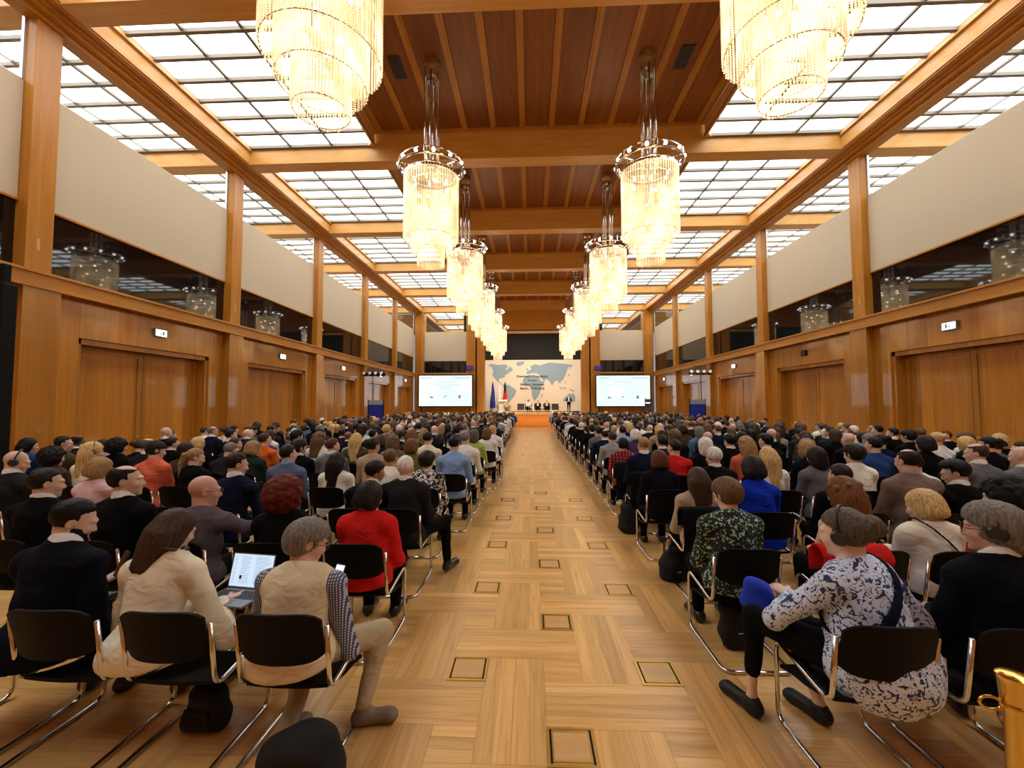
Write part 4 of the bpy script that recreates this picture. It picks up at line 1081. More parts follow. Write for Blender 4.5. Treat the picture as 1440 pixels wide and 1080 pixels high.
def spots(name, base, inks, scale, thr, dist=.0, smooth=0):
    if name in MATS: return MATS[name]
    m, nt, b = new_mat(name); tc = N(nt, 'ShaderNodeTexCoord'); col = None
    for i, (ink, sc, th) in enumerate(zip(inks, scale, thr)):
        n = N(nt, 'ShaderNodeTexNoise'); n.inputs['Scale'].default_value = sc; n.inputs['Detail'].default_value = 1.5; n.inputs['Distortion'].default_value = dist
        L(nt, tc.outputs['Object'], n.inputs['Vector'])
        f = mth(nt, 'GREATER_THAN', n.outputs[0], th)
        if smooth: f2 = mth(nt, 'LESS_THAN', n.outputs[0], th+smooth); f = mth(nt, 'MULTIPLY', f, f2)
        col = mixc(nt, f, srgb(base) if col is None else col, srgb(ink))
    L(nt, col, b.inputs['Base Color']); b.inputs['Roughness'].default_value = .8; MATS[name] = m; return m
def checks(name, base, c1, c2, pitch, w):
    if name in MATS: return MATS[name]
    m, nt, b = new_mat(name); tc = N(nt, 'ShaderNodeTexCoord'); sx = N(nt, 'ShaderNodeSeparateXYZ'); L(nt, tc.outputs['Object'], sx.inputs[0])
    fs = []
    for i in (0, 2):
        fr = mth(nt, 'FRACT', mth(nt, 'DIVIDE', sx.outputs[i], pitch)); fs.append(mth(nt, 'LESS_THAN', fr, w))
    col = mixc(nt, fs[0], srgb(base), srgb(c1)); col = mixc(nt, mth(nt, 'MULTIPLY', fs[1], .75), col, srgb(c2))
    L(nt, col, b.inputs['Base Color']); b.inputs['Roughness'].default_value = .85; MATS[name] = m; return m
PATTERNS = {
    'black and white floral': lambda: spots('cloth_floral', (22, 22, 24), [(230, 228, 226)], [24], [.53], 1.2),
    'green-flecked black': lambda: spots('cloth_fleck', (16, 17, 17), [(150, 196, 160), (205, 220, 205)], [46, 62], [.60, .66], .4),
    'blue-on-white floral': lambda: spots('cloth_paisley', (212, 224, 246), [(34, 48, 92), (60, 80, 130)], [22, 38], [.575, .62], 2.2, 0),
    'blue gingham': lambda: checks('cloth_gingham', (206, 208, 218), (60, 66, 96), (50, 56, 90), .014, .5),
    'red plaid': lambda: checks('cloth_plaid', (196, 44, 34), (24, 18, 18), (30, 20, 20), .055, .42)}
# ================================================================ building one person
TAKEN = []     # (x, y) of everyone seated
def smooth_link(nm, VF, m, par, loc=None):
    V, F = VF
    return link(nm, mk_mesh(nm, V, F, True), m, par, loc)
def headphones(p, o, on_neck=False):
    mb = MB(); bk = plain('headset_black', (.02, .02, .022), .35)
    t = None
    def W(c): return p.h(c)
    if on_neck:
        c = p.nb+np.array([0, -.01, .05])
        pts = [c+np.array([.085*math.cos(a), -.075*math.sin(a)-.01, -.03+.045*math.sin(a)]) for a in np.linspace(-.3, math.pi+.3, 14)]
        t = obj('headphones', mb.tube(pts, .009, 6), bk, o, smooth=True)
        for q in (-1, 1):
            e = MB(); e.ball(c+np.array([q*.088, .03, -.045]), .036, 10, (.6, 1, 1)); obj('ear_cup', e, bk, t, smooth=True)
        return
    pts = [W((.100*math.cos(a), -.012, .012+.122*math.sin(a))) for a in np.linspace(-.1, math.pi+.1, 16)]
    t = obj('headphones', mb.tube(pts, .0085, 6), bk, o, smooth=True)
    for q in (-1, 1):
        e = MB(); e.tube([W((q*.083, -.01, -.006)), W((q*.096, -.01, -.006)), W((q*.112, -.01, -.006))], [.041, .043, .032], 14); obj('ear_cup', e, bk, t, auto=True)
def glasses(p, o):
    mb = MB(); bk = plain('glasses_frame', (.02, .018, .016), .3)
    for q in (-1, 1):
        mb.tube([p.h((q*.034+.024*math.cos(a), .116-.2*abs(.024*math.cos(a)*q), -.004+.019*math.sin(a))) for a in np.linspace(0, 2*math.pi, 13)[:-1]], .0022, 5, closed=True)
        mb.tube([p.h((q*.058, .112, 0)), p.h((q*.078, .06, .002)), p.h((q*.080, -.01, 0)), p.h((q*.078, -.03, -.014))], .0022, 5)
    mb.tube([p.h((-.011, .117, -.002)), p.h((0, .120, .001)), p.h((.011, .117, -.002))], .0022, 5)
    obj('glasses', mb, bk, o, smooth=True)
def strap_mesh(p, n, pt, wid, e=.012, res=.012):
    lo, hi = p.lo(), p.hi()
    F = Field(axis(lo[0], hi[0], res), axis(lo[1], hi[1], res), axis(.35, p.nb[2]+.12, res)); torso(F, p, e, 0)
    G = Field(*F.ax); torso(G, p, e-.012, 0); F.F = np.maximum(F.F, -G.F)
    n = np.array(n, float); n /= np.linalg.norm(n); F.plane(n, n@np.array(pt)+wid); F.plane(-n, -(n@np.array(pt))+wid)
    return F.mesh()
COLLARED = ('jacket', 'suit')
def person(side, r, px, py, style, hcol, garment, col, label, **k):
    """one seated person whose crown is seen at photo pixel (px, py) in row r"""
    if r >= 3:
        for _ in range(8):
            z_ = at(px, py, Y=YF(r)-.25)[2]
            if z_ > 1.385: r += 1
            elif z_ < 1.17 and r > 3: r -= 1
            else: break
    lean = k.get('lean', .10); sd = k.get('tilt', 0); bulk = k.get('bulk', 1.0)
    yaw = k.get('yaw', -22 if side < 0 else 16); pitch = k.get('pitch', -8); rz = k.get('rz', 0)
    Y0 = YF(r)-.30+k.get('dy', 0)
    hy = Y0+.05+.5*math.sin(lean)*math.cos(rz)
    q = at(px, py, Y=hy); top = min(1.40, max(1.10, q[2]-.018*(style not in ('none',))-(.03 if style in ('afro',) else 0)))
    ht = {'men': .185, 'women': .165}['women' if k.get('f') else 'men']
    arms = k.get('arms'); legs = k.get('legs')
    pose = Pose(top, lean, sd, yaw-rz, pitch, k.get('roll', 0), bulk, None, None, hs=k.get('hs', 1.0 if not k.get('f') else .96), sh=ht)
    c, s = math.cos(math.radians(rz)), math.sin(math.radians(rz))
    X0 = q[0]-(c*pose.H[0]-s*pose.H[1])
    for t_ in TAKEN:
        if t_[2] == r and abs(t_[0]-X0) < .46 and r > 0: X0 = t_[0]+math.copysign(.46, X0-t_[0])
    def loc(P_):
        v = np.array(P_)-[X0, Y0, 0]; return np.array([c*v[0]+s*v[1], -s*v[0]+c*v[1], v[2]])
    if arms or legs:
        A = {q_: (loc(a[0]), loc(a[1]), (c*a[2][0]+s*a[2][1], -s*a[2][0]+c*a[2][1], a[2][2])) for q_, a in (arms or {}).items()}
        G = {q_: tuple(loc(v) for v in g) for q_, g in (legs or {}).items()}
        pose = Pose(top, lean, sd, yaw-rz, pitch, k.get('roll', 0), bulk, A, G, hs=k.get('hs', 1.0 if not k.get('f') else .96), sh=ht)
    pose.curl = k.get('curl', .6)
    far = r > 3
    sd_ = (r*97+int(px)) % 1000
    o = smooth_link('person', body_mesh(pose, .024, .0075 if not far else .012), skin(k.get('skin', 'fair')), None, (X0, Y0, 0)); o.rotation_euler.z = math.radians(rz)
    tag(o, label, 'person', 'seated audience')
    if style != 'none': smooth_link('hair', hair_mesh(pose, style, .0085 if not far else .011, sd_, k.get('vol', 1.), k.get('hl', 1.)), hairm(hcol, style in ('afro', 'curly')), o)
    sl = k.get('sleeves', 2)
    hem = {'jacket': .06, 'tunic': .12, 'vest': .06}.get(garment, .02)
    if garment == 'vest':
        smooth_link('shirt', top_mesh(pose, .015, .002, 2, 0, .02, sd_), cloth(k['under']), o)
        smooth_link('vest', top_mesh(pose, .013, .014, 0, .08, .03, sd_+3, .005), cloth(col), o)
    else:
        smooth_link(garment, top_mesh(pose, .0145 if not far else .02, .006 if garment != 'jacket' else .010, sl, hem, k.get('neck', .02), sd_, .0050), cloth(col), o)
    if garment == 'jacket' and k.get('collar', 'white') and not (k.get('f') and 'collar' not in k):
        smooth_link('collar', collar_mesh(pose), cloth(k.get('collar', 'white')), o)
    if r < 10 and k.get('lower', 1):
        smooth_link('trousers' if not k.get('skirt') else 'skirt', legs_mesh(pose, .022, .006, sd_, k.get('skirt', 0), k.get('short', 0)), cloth(k.get('trousers', 'black')), o)
        for q_ in (-1, 1):
            sm = plain('shoe_'+k['shoes'].replace(' ', '_'), srgb(CLOTH[k['shoes']]), .6) if 'shoes' in k else plain('shoe_leather', (.02, .017, .015), .35)
            smooth_link('shoe', shoe_mesh(pose, q_), sm, o)
    if k.get('beard'):
        F = Field(*[axis(a-.13, a+.13, .006) for a in pose.H+[0, 0, -.05]])
        F.ell(pose.h((0, .042, -.080)), (.056, .057, .044), pose.R, .02); F.ell(pose.h((0, .028, -.05)), (.0745, .072, .082), pose.R, .03); F.ell(pose.h((0, .080, -.108)), (.028, .026, .024), pose.R, .02)
        F.ell(pose.h((0, .0, .03)), (.2, .2, .062), pose.R, .01, True); F.ell(pose.h((0, .105, -.045)), (.034, .04, .036), pose.R, .02, True); F.ell(pose.h((0, -.07, -.05)), (.2, .075, .2), pose.R, .01, True)
        smooth_link('beard', F.mesh(), hairm(hcol), o)
    if k.get('hp'): headphones(pose, o)
    if k.get('hpn'): headphones(pose, o, True)
    if k.get('gl'): glasses(pose, o)
    TAKEN.append((X0, Y0, r)); o['_p'] = 0; del o['_p']
    return o, pose
def near_people():
    P = person
    w = lambda x, y, Y: at(x, y, Y=Y)
    # ---- left block, nearest row
    P(-1, 0, 107, 698, 'short', 'black', 'jacket', 'dark navy', 'bearded man in dark navy suit looking down at a black phone, back row left', yaw=-48, pitch=-24, lean=.20, skin='fair', bulk=1.08, roll=4, curl=.9, beard=1,
      arms={1: (w(135, 905, 2.35), w(146, 818, 2.66), (.75, .4, .42)), -1: (w(62, 880, 2.6), w(92, 803, 2.78), (.6, .1, .55))})
    P(-1, 0, 250, 712, 'long', 'brown', 'sweater', 'cream', 'woman with long brown hair in cream sweater typing on a laptop', f=1, yaw=-30, pitch=-22, roll=0, lean=.26, bulk=1.02, trousers='beige', hpn=1, shoes='brown', curl=.35, vol=.9, hl=.58,
      arms={1: (w(322, 905, 2.45), w(318, 845, 2.70), (.55, .9, 0)), -1: (w(165, 905, 2.45), w(262, 880, 2.75), (.5, .9, .0))})
    P(-1, 0, 437, 726, 'mop', 'grey', 'vest', 'khaki', 'grey-haired man in khaki vest over gingham shirt looking at a phone', yaw=-48, pitch=-20, lean=.22, under='blue gingham', trousers='sand', shoes='taupe', skin='ruddy', bulk=1.1, gl=1, curl=.9, vol=.75,
      arms={1: (w(492, 915, 2.42), w(478, 838, 2.66), (-.1, .35, .9)), -1: (w(360, 900, 2.55), w(452, 830, 2.70), (.3, .4, .8))},
      legs={1: (w(538, 888, 2.66), at(512, 990, Z=.12), at(548, 1006, Z=.035)), -1: (np.array([-1.30, 2.74, .49]), np.array([-1.32, 2.30, .10]), np.array([-1.30, 2.45, .04]))})
    # ---- left, second row
    P(-1, 1, 72, 656, 'short', 'dark brown', 'jacket', 'black', 'dark-haired man in black suit directly behind the bearded man with the phone', yaw=-35, bulk=1.1)
    P(-1, 1, 183, 651, 'balding', 'black', 'jacket', 'black', 'balding dark-haired man in black suit in profile, above the cream sweater woman', yaw=-58, bulk=1.12, pitch=-2, skin='fair', vol=1.4, hs=1.06)
    P(-1, 1, 293, 668, 'none', '', 'sweater', 'mauve grey', 'bald man with glasses in mauve-grey sweater, arm over the next chair', yaw=-45, gl=1, bulk=1.15, skin='ruddy', hs=1.05,
      arms={1: (w(352, 742, 3.45), w(372, 738, 3.75), (.4, .9, -.1)), -1: (w(240, 760, 3.3), w(265, 800, 3.7), (.2, 1, -.2))})
    P(-1, 1, 406, 668, 'afro', 'red', 'jacket', 'black', 'woman with a big mass of curly red hair in black jacket', f=1, yaw=-18, vol=.92, collar='grey')
    P(-1, 1, 523, 674, 'bob', 'dark brown', 'jacket', 'red', 'woman with dark bob in bright red jacket at the aisle', f=1, yaw=-28, pitch=-14, lean=.12, trousers='black', collar='off-white', bulk=1.05, sh=.19)
    # ---- left, third row
    P(-1, 2, 26, 634, 'none', '', 'jacket', 'charcoal', 'bald man wearing black headphones and grey suit at the left edge', yaw=-50, pitch=-18, hp=1, bulk=1.1)
    P(-1, 2, 145, 642, 'bob', 'dark blonde', 'blouse', 'pink', 'woman with dark blonde bob and pale pink blouse', f=1, yaw=-30, pitch=-14)
    P(-1, 2, 336, 635, 'short', 'dark brown', 'jacket', 'navy', 'young man with brown hair in navy suit, behind the bald man with glasses', yaw=-42, pitch=-14)
    P(-1, 2, 529, 645, 'short', 'dark brown', 'jacket', 'dark navy', 'man with glasses in navy suit leaning towards the white-haired man', yaw=-52, pitch=-22, tilt=.24, roll=14, gl=1, skin='tan')
    P(-1, 2, 562, 639, 'short', 'white', 'jacket', 'charcoal', 'white-haired man in charcoal suit on the aisle, behind the red jacket', yaw=-6, bulk=1.15, pitch=-4, skin='ruddy', dy=.02,
      legs={1: (np.array([-.98, 4.88, .52]), np.array([-.92, 4.72, .14]), np.array([-.86, 4.90, .05]))})
    # ---- left, fourth row
    P(-1, 3, 80, 626, 'afro', 'black', 'sweater', 'brown', 'person with round dark curly hair and brown top near the left door', f=1, vol=.8, yaw=-20)
    P(-1, 3, 134, 621, 'wavy', 'blonde', 'top', 'off-white', 'blonde woman wearing black headphones, above the pink blouse', f=1, yaw=-40, hp=1)
    P(-1, 3, 222, 619, 'curly', 'dark brown', 'jacket', 'coral', 'person with short curly dark hair in coral jacket', f=1, yaw=-40, pitch=-16)
    P(-1, 3, 278, 629, 'ponytail', 'dark blonde', 'top', 'black', 'woman with blonde ponytail in black top, above the bald man with glasses', f=1, yaw=-48, pitch=-14)
    P(-1, 3, 408, 624, 'short', 'dark brown', 'jacket', 'slate blue', 'man with short dark hair in slate-blue jacket, behind the curly red hair', yaw=-28, collar='light blue')
    P(-1, 3, 477, 635, 'long', 'dark brown', 'blouse', 'off-white', 'woman with very long dark brown hair over an off-white blouse', f=1, yaw=-14)
    P(-1, 3, 602, 634, 'mop', 'dark brown', 'blouse', 'black and white floral', 'woman with short brown hair in black-and-white floral blouse on the aisle', f=1, yaw=-10, pitch=-14, bulk=1.1)
    # ---- left, fifth to seventh rows
    P(-1, 4, 44, 615, 'long', 'black', 'top', 'blue', 'woman with long black hair and blue top at the far left', f=1, yaw=-45)
    P(-1, 4, 93, 612, 'short', 'dark brown', 'jacket', 'olive brown', 'man with glasses and olive-brown jacket, left near the door', yaw=-45, gl=1, collar=None)
    P(-1, 4, 170, 614, 'afro', 'black', 'jacket', 'black', 'person with big black afro hair before the left door seam', f=1, vol=.78, yaw=-30)
    P(-1, 4, 191, 615, 'balding', 'dark grey', 'jacket', 'charcoal', 'balding grey-haired man in charcoal, beside the black afro', yaw=-40, tilt=.06)
    P(-1, 4, 325, 621, 'short', 'grey', 'sweater', 'charcoal', 'person with rounded grey hair bent forward, left block', yaw=-10, pitch=-26, lean=.3)
    P(-1, 4, 356, 619, 'bob', 'dark blonde', 'top', 'dark green', 'woman with dark blonde bob and dark green top', f=1, yaw=-25)
    P(-1, 4, 470, 615, 'short', 'auburn', 'jacket', 'grey', 'man with reddish-brown hair in grey jacket, left block', yaw=-40)
    P(-1, 4, 503, 608, 'long', 'blonde', 'jacket', 'olive brown', 'woman with long straight blonde hair and olive-brown jacket', f=1, yaw=-8, collar=None)
    P(-1, 4, 555, 611, 'wavy', 'light brown', 'cardigan', 'taupe', 'woman with wavy light brown hair and taupe cardigan', f=1, yaw=-8)
    P(-1, 4, 581, 616, 'bob', 'ginger', 'top', 'olive', 'woman with ginger bob and olive top, beside the floral blouse', f=1, yaw=-25)
    P(-1, 4, 640, 612, 'short', 'black', 'shirt', 'light blue', 'man with black hair in light blue shirt on the aisle', yaw=-6, bulk=1.12)
    P(-1, 5, 246, 614, 'short', 'dark brown', 'jacket', 'black', 'man with short dark hair in black suit, behind the coral jacket', yaw=-35)
    P(-1, 5, 271, 614, 'bob', 'blonde', 'top', 'black', 'woman with blonde bob in black, behind the ponytail woman', f=1, tilt=.05)
    P(-1, 5, 374, 608, 'short', 'brown', 'sweater', 'orange', 'person in orange sweater with short brown hair, left block', yaw=-20)
    P(-1, 5, 451, 607, 'wavy', 'light brown', 'top', 'white', 'woman with wavy light brown hair and white top', f=1)
    P(-1, 5, 603, 606, 'short', 'dark brown', 'shirt', 'cream', 'man with short dark hair in cream shirt, left block', yaw=-6)
    P(-1, 5, 655, 606, 'short', 'grey', 'shirt', 'white', 'grey-haired man in white shirt on the aisle behind the blue shirt', yaw=-8, bulk=1.1)
    P(-1, 6, 236, 601, 'none', '', 'jacket', 'dark navy', 'bald man in dark suit farther back before the left door', yaw=-40)
    P(-1, 6, 301, 599, 'balding', 'grey', 'jacket', 'navy', 'balding grey man in navy suit close to the left wall', yaw=-40)
    P(-1, 6, 327, 603, 'short', 'black', 'jacket', 'black', 'black-haired man in black suit close to the left wall', yaw=-40)
    P(-1, 6, 668, 603, 'longbob', 'dark grey', 'top', 'lime green', 'woman with dark grey hair in lime green top on the aisle', f=1, yaw=-14)
    P(-1, 7, 686, 601, 'longbob', 'light brown', 'top', 'white', 'woman with light brown hair in white top on the aisle, left block', f=1)
    P(-1, 8, 694, 598, 'curly', 'blonde', 'shirt', 'white', 'curly blonde person in white shirt on the aisle, left block')
    # ---- right block, nearest row
    o, p = P(1, 0, 1222, 724, 'bun', 'dark grey', 'tunic', 'blue-on-white floral', 'woman with grey hair bun and headphones in blue floral tunic', f=1, yaw=38, pitch=-10, roll=-6, lean=.22, bulk=1.42, rz=22, hp=1, short=.66, shoes='black', skin='light', hs=1.06, vol=1.2,
      arms={-1: (w(1090, 870, 2.5), w(1110, 836, 2.80), (-.3, .9, .1)), 1: (w(1300, 880, 2.45), w(1245, 890, 2.75), (-.7, .7, 0))},
      legs={-1: (w(1062, 868, 2.66), at(1058, 980, Z=.10), at(1024, 968, Z=.035)), 1: (np.array([1.62, 2.78, .47]), np.array([1.68, 2.62, .10]), np.array([1.62, 2.78, .035]))})
    smooth_link('bag_strap', strap_mesh(p, (.80, .0, -.75), p.chest+np.array([.01, -.1, .02]), .028, .024, .010), cloth('navy'), o)
    P(1, 0, 1388, 704, 'shaggy', 'grey', 'jacket', 'dark navy', 'grey-haired man with headphones and glasses in black suit, right edge', yaw=48, pitch=-4, hp=1, gl=1, bulk=1.22, skin='ruddy', hs=1.04, lean=.05)
    # ---- right, second row
    P(1, 1, 1021, 671, 'mop', 'light brown', 'blouse', 'green-flecked black', 'woman with light brown bob in black blouse with green flecks', f=1, yaw=16, pitch=-18, bulk=1.15, sh=.2)
    P(1, 1, 1182, 669, 'wavy', 'ginger', 'dress', 'royal blue', 'woman with wavy red-brown hair in sleeveless royal blue dress', f=1, yaw=14, sleeves=0, skin='light', pitch=-14, vol=1.05)
    o, p = P(1, 1, 1294, 686, 'bob', 'blonde', 'jacket', 'off-white', 'woman with blonde bob in off-white jacket with thin black strap', f=1, yaw=34, pitch=-18, roll=8, vol=1.15)
    smooth_link('bag_strap', strap_mesh(p, (-.75, .0, -.66), p.chest+np.array([.02, -.1, .02]), .008, .026, .010), cloth('black'), o)
    P(1, 1, 1404, 668, 'afro', 'black', 'jacket', 'brick red', 'person with black curly hair in brick-red jacket at the right edge', yaw=40, vol=.86, collar=None)
    # ---- right, third row
    P(1, 2, 979, 655, 'long', 'brown', 'blouse', 'beige', 'woman with long straight brown hair and beige blouse on the aisle', f=1, yaw=4)
    P(1, 2, 1057, 640, 'bob', 'dark brown', 'top', 'royal blue', 'woman with smooth dark brown hair in royal blue top', f=1, yaw=6, pitch=-16, bulk=1.15, vol=1.2)
    P(1, 2, 1178, 650, 'short', 'dark brown', 'jacket', 'black', 'dark-haired person in black right behind the red-brown waves', yaw=10)
    P(1, 2, 1274, 629, 'balding', 'dark brown', 'jacket', 'taupe', 'big man with bald spot in taupe jacket, arms wide', yaw=8, bulk=1.3, collar='beige', vol=1.2)
    P(1, 2, 1338, 645, 'combed', 'black', 'jacket', 'black', 'black-haired man with glasses in black suit looking down, right side', yaw=48, pitch=-20, gl=1)
    # ---- right, fourth row
    P(1, 3, 926, 632, 'bob', 'auburn', 'jacket', 'dark navy', 'woman with auburn bob in dark navy jacket on the aisle', f=1, yaw=6)
    P(1, 3, 1003, 627, 'short', 'white', 'jacket', 'black', 'white-haired man in black suit, right block', yaw=12, skin='ruddy', bulk=1.1)
    P(1, 3, 1078, 628, 'long', 'blonde', 'top', 'white', 'woman with long blonde hair and white top, behind the royal blue top', f=1, yaw=16)
    P(1, 3, 1146, 627, 'longbob', 'dark brown', 'cardigan', 'grey', 'woman with dark brown hair and grey shawl over white', f=1, yaw=14)
    P(1, 3, 1196, 624, 'mop', 'dark brown', 'jacket', 'off-white', 'person with tousled dark hair in off-white blazer', f=1, yaw=14)
    P(1, 3, 1370, 622, 'balding', 'brown', 'jacket', 'grey', 'balding man in grey jacket near the right door', yaw=44)
    P(1, 3, 1433, 620, 'short', 'dark brown', 'sweater', 'beige', 'person in beige sweater at the right edge of the photo', yaw=44)
    # ---- right, fifth row on
    P(1, 4, 905, 613, 'cropped', 'dark blonde', 'jacket', 'navy', 'man with cropped fair hair in navy suit, right block', yaw=10, bulk=1.1, skin='ruddy')
    P(1, 4, 930, 617, 'short', 'dark brown', 'top', 'red', 'person with short dark hair and red scarf, right block', yaw=30, collar=None)
    P(1, 4, 957, 614, 'longbob', 'white', 'jacket', 'black', 'person with chin-length white-grey hair in black jacket', f=1, yaw=8)
    P(1, 4, 1026, 610, 'combed', 'black', 'jacket', 'black', 'man with black hair and white collar, right block', yaw=8)
    P(1, 4, 1048, 613, 'wavy', 'dark blonde', 'top', 'coral', 'woman with wavy fair hair and coral top', f=1, yaw=12)
    P(1, 4, 1227, 613, 'short', 'black', 'shirt', 'blue', 'man with black hair in blue shirt, right block', yaw=20)
    P(1, 4, 1299, 612, 'bob', 'dark brown', 'dress', 'black', 'woman with dark cap-like bob in black dress', f=1, yaw=22)
    P(1, 4, 1402, 613, 'bun', 'black', 'top', 'black', 'woman in black with black hair up, near the right door', f=1, yaw=40)
    P(1, 5, 876, 615, 'curly', 'black', 'jacket', 'red plaid', 'person with black curly hair in red plaid jacket', f=1, yaw=6, collar=None)
    P(1, 6, 861, 606, 'short', 'brown', 'jacket', 'light grey', 'brown-haired person in light grey jacket on the aisle', yaw=8, collar=None)
    P(1, 5, 1084, 603, 'none', '', 'jacket', 'black', 'bald man in black, behind the coral top', yaw=14)
    P(1, 5, 1192, 609, 'none', '', 'jacket', 'black', 'bald man in black suit, behind the off-white blazer', yaw=16)
    P(1, 5, 1173, 603, 'longbob', 'brown', 'top', 'black', 'woman with brown hair in black beside the bald man', f=1)
    P(1, 5, 1316, 607, 'bun', 'blonde', 'top', 'white', 'woman with pinned-up blonde hair and white top', f=1, yaw=20)
    P(1, 5, 1350, 613, 'bob', 'blonde', 'top', 'black', 'woman with blonde bob in black, right side near the door', f=1, yaw=30)
    P(1, 5, 888, 603, 'bob', 'white', 'top', 'purple', 'white-haired woman with dark purple top, right block', f=1)
    P(1, 6, 983, 599, 'longbob', 'grey', 'shirt', 'denim blue', 'grey-haired woman in denim blue shirt', f=1)
    P(1, 6, 1009, 597, 'cropped', 'ginger', 'jacket', 'navy', 'man with ginger cropped hair in navy suit', yaw=12)
    P(1, 6, 960, 597, 'bob', 'dark brown', 'jacket', 'brown', 'woman with brown bob in dark brown jacket', f=1)
    P(1, 6, 926, 597, 'long', 'blonde', 'top', 'beige', 'woman with long light blonde hair, middle of the right block', f=1)
    P(1, 6, 1254, 601, 'short', 'black', 'jacket', 'black', 'black-haired man in black suit before the right wall', yaw=40)
    P(1, 6, 1276, 604, 'mop', 'black', 'top', 'black', 'person with round black hair before the right wall', yaw=20)
near_people()
# ================================================================ the rest of the audience
PROTO = {}
POSES = [dict(lean=.10, bulk=1.0, sh=.185, pitch=-6), dict(lean=.10, bulk=.9, sh=.165, pitch=-10), dict(lean=.20, bulk=1.1, sh=.19, pitch=-16), dict(lean=.05, bulk=.95, sh=.17, pitch=0), dict(lean=.14, bulk=1.2, sh=.19, pitch=-4)]
def proto(pi, yaw, res=.03, hres=.013, low=False):
    key = (pi, yaw, low)
    if key in PROTO: return PROTO[key]
    d = POSES[pi]; p = Pose(1.265, d['lean'], 0, yaw, d['pitch'], 0, d['bulk'], sh=d['sh'])
    e = dict(p=p, hair={})
    def mk(nm, vf): return mk_mesh(nm, vf[0], vf[1], True)
    if low:
        e['body'] = body_mesh(p, .05, .024); e['top'] = top_mesh(p, .04, .012); PROTO[key] = e; return e
    e['body'] = mk('person', body_mesh(p, res, hres)); e['top'] = mk('top', top_mesh(p, .024, .008, 2, .03)); e['legs'] = mk('trousers', legs_mesh(p, .028))
    a, b = shoe_mesh(p, -1, .016), shoe_mesh(p, 1, .016)
    e['shoes'] = mk('shoes', (np.concatenate([a[0], b[0]]), np.concatenate([a[1], b[1]+len(a[0])]))); e['collar'] = mk('collar', collar_mesh(p, .012))
    for k in ('body', 'top', 'legs', 'shoes', 'collar'): e[k].materials.append(skin('fair'))
    PROTO[key] = e; return e
def slot(o, m):
    o.material_slots[0].link = 'OBJECT'; o.material_slots[0].material = m
HSTY_M = ['short', 'short', 'short', 'combed', 'balding', 'cropped', 'none', 'mop']; HSTY_F = ['long', 'wavy', 'bob', 'longbob', 'ponytail', 'bun', 'curly', 'longbob', 'bob']
HWORD = {'short': 'short %s hair', 'combed': 'combed %s hair', 'balding': 'thinning %s hair', 'cropped': 'cropped %s hair', 'none': 'bald head', 'mop': 'tousled %s hair', 'long': 'long %s hair', 'wavy': 'wavy %s hair', 'bob': '%s bob', 'longbob': 'shoulder-length %s hair', 'ponytail': '%s ponytail', 'bun': '%s bun', 'curly': 'curly %s hair'}
RG = random.Random(11)
def pick():
    f = RG.random() < .5
    hc = RG.choices(['black', 'dark brown', 'brown', 'light brown', 'blonde', 'dark blonde', 'grey', 'dark grey', 'white', 'auburn'], [18, 26, 18, 12, 7, 9, 8, 6, 4, 3])[0]
    st = RG.choice(HSTY_F if f else HSTY_M)
    tc = RG.choices(['black', 'charcoal', 'navy', 'dark navy', 'grey', 'white', 'beige', 'brown', 'light blue', 'olive brown', 'slate blue', 'off-white', 'red', 'taupe', 'dark green', 'purple', 'light grey'], [30, 12, 12, 14, 7, 7, 4, 5, 3, 4, 4, 4, 1, 3, 3, 2, 4])[0]
    sk = RG.choices(['fair', 'light', 'ruddy', 'tan', 'brown'], [40, 22, 18, 12, 8])[0]
    return f, hc, st, tc, sk
def far_person(side, r, s, x, y):
    f, hc, st, tc, sk = pick(); pi = RG.choice([1, 3, 1] if f else [0, 2, 4]); yaw = RG.choice([-32, -14]) if side < 0 else RG.choice([12, 28])
    e = proto(pi, yaw); sc = RG.uniform(.95, 1.06)
    o = bpy.data.objects.new('person', e['body']); COL.objects.link(o); slot(o, skin(sk)); o.location = (x, y, 0); o.scale = (sc,)*3; o.rotation_euler.z = math.radians(RG.uniform(-5, 5))
    def ch(nm, me, m):
        c = bpy.data.objects.new(nm, me); COL.objects.link(c); c.parent = o; slot(c, m)
    if st != 'none':
        if st not in e['hair']:
            v, q = hair_mesh(e['p'], st, .0135, len(st)+pi); me = mk_mesh('hair', v, q, True); me.materials.append(skin('fair')); e['hair'][st] = me
        ch('hair', e['hair'][st], hairm(hc))
    suit = (not f) and tc in ('black', 'charcoal', 'navy', 'dark navy', 'grey')
    ch('jacket' if suit else 'top', e['top'], cloth(tc)); ch('trousers', e['legs'], cloth(RG.choice(['black', 'charcoal', 'dark navy', 'black']))); ch('shoes', e['shoes'], plain('shoe_leather', (1, 1, 1)))
    if suit: ch('collar', e['collar'], cloth('white'))
    h = HWORD[st] % hc if '%s' in HWORD[st] else HWORD[st]
    seat = 'aisle seat' if s == 0 else '%s from aisle' % ORD[s+1]
    tag(o, 'person, %s, %s %s, %s block, %s row, %s' % (h, tc, 'suit' if suit else 'top', 'left' if side < 0 else 'right', ORD[r+1], seat), 'person', 'seated audience')
LASTROW = 28
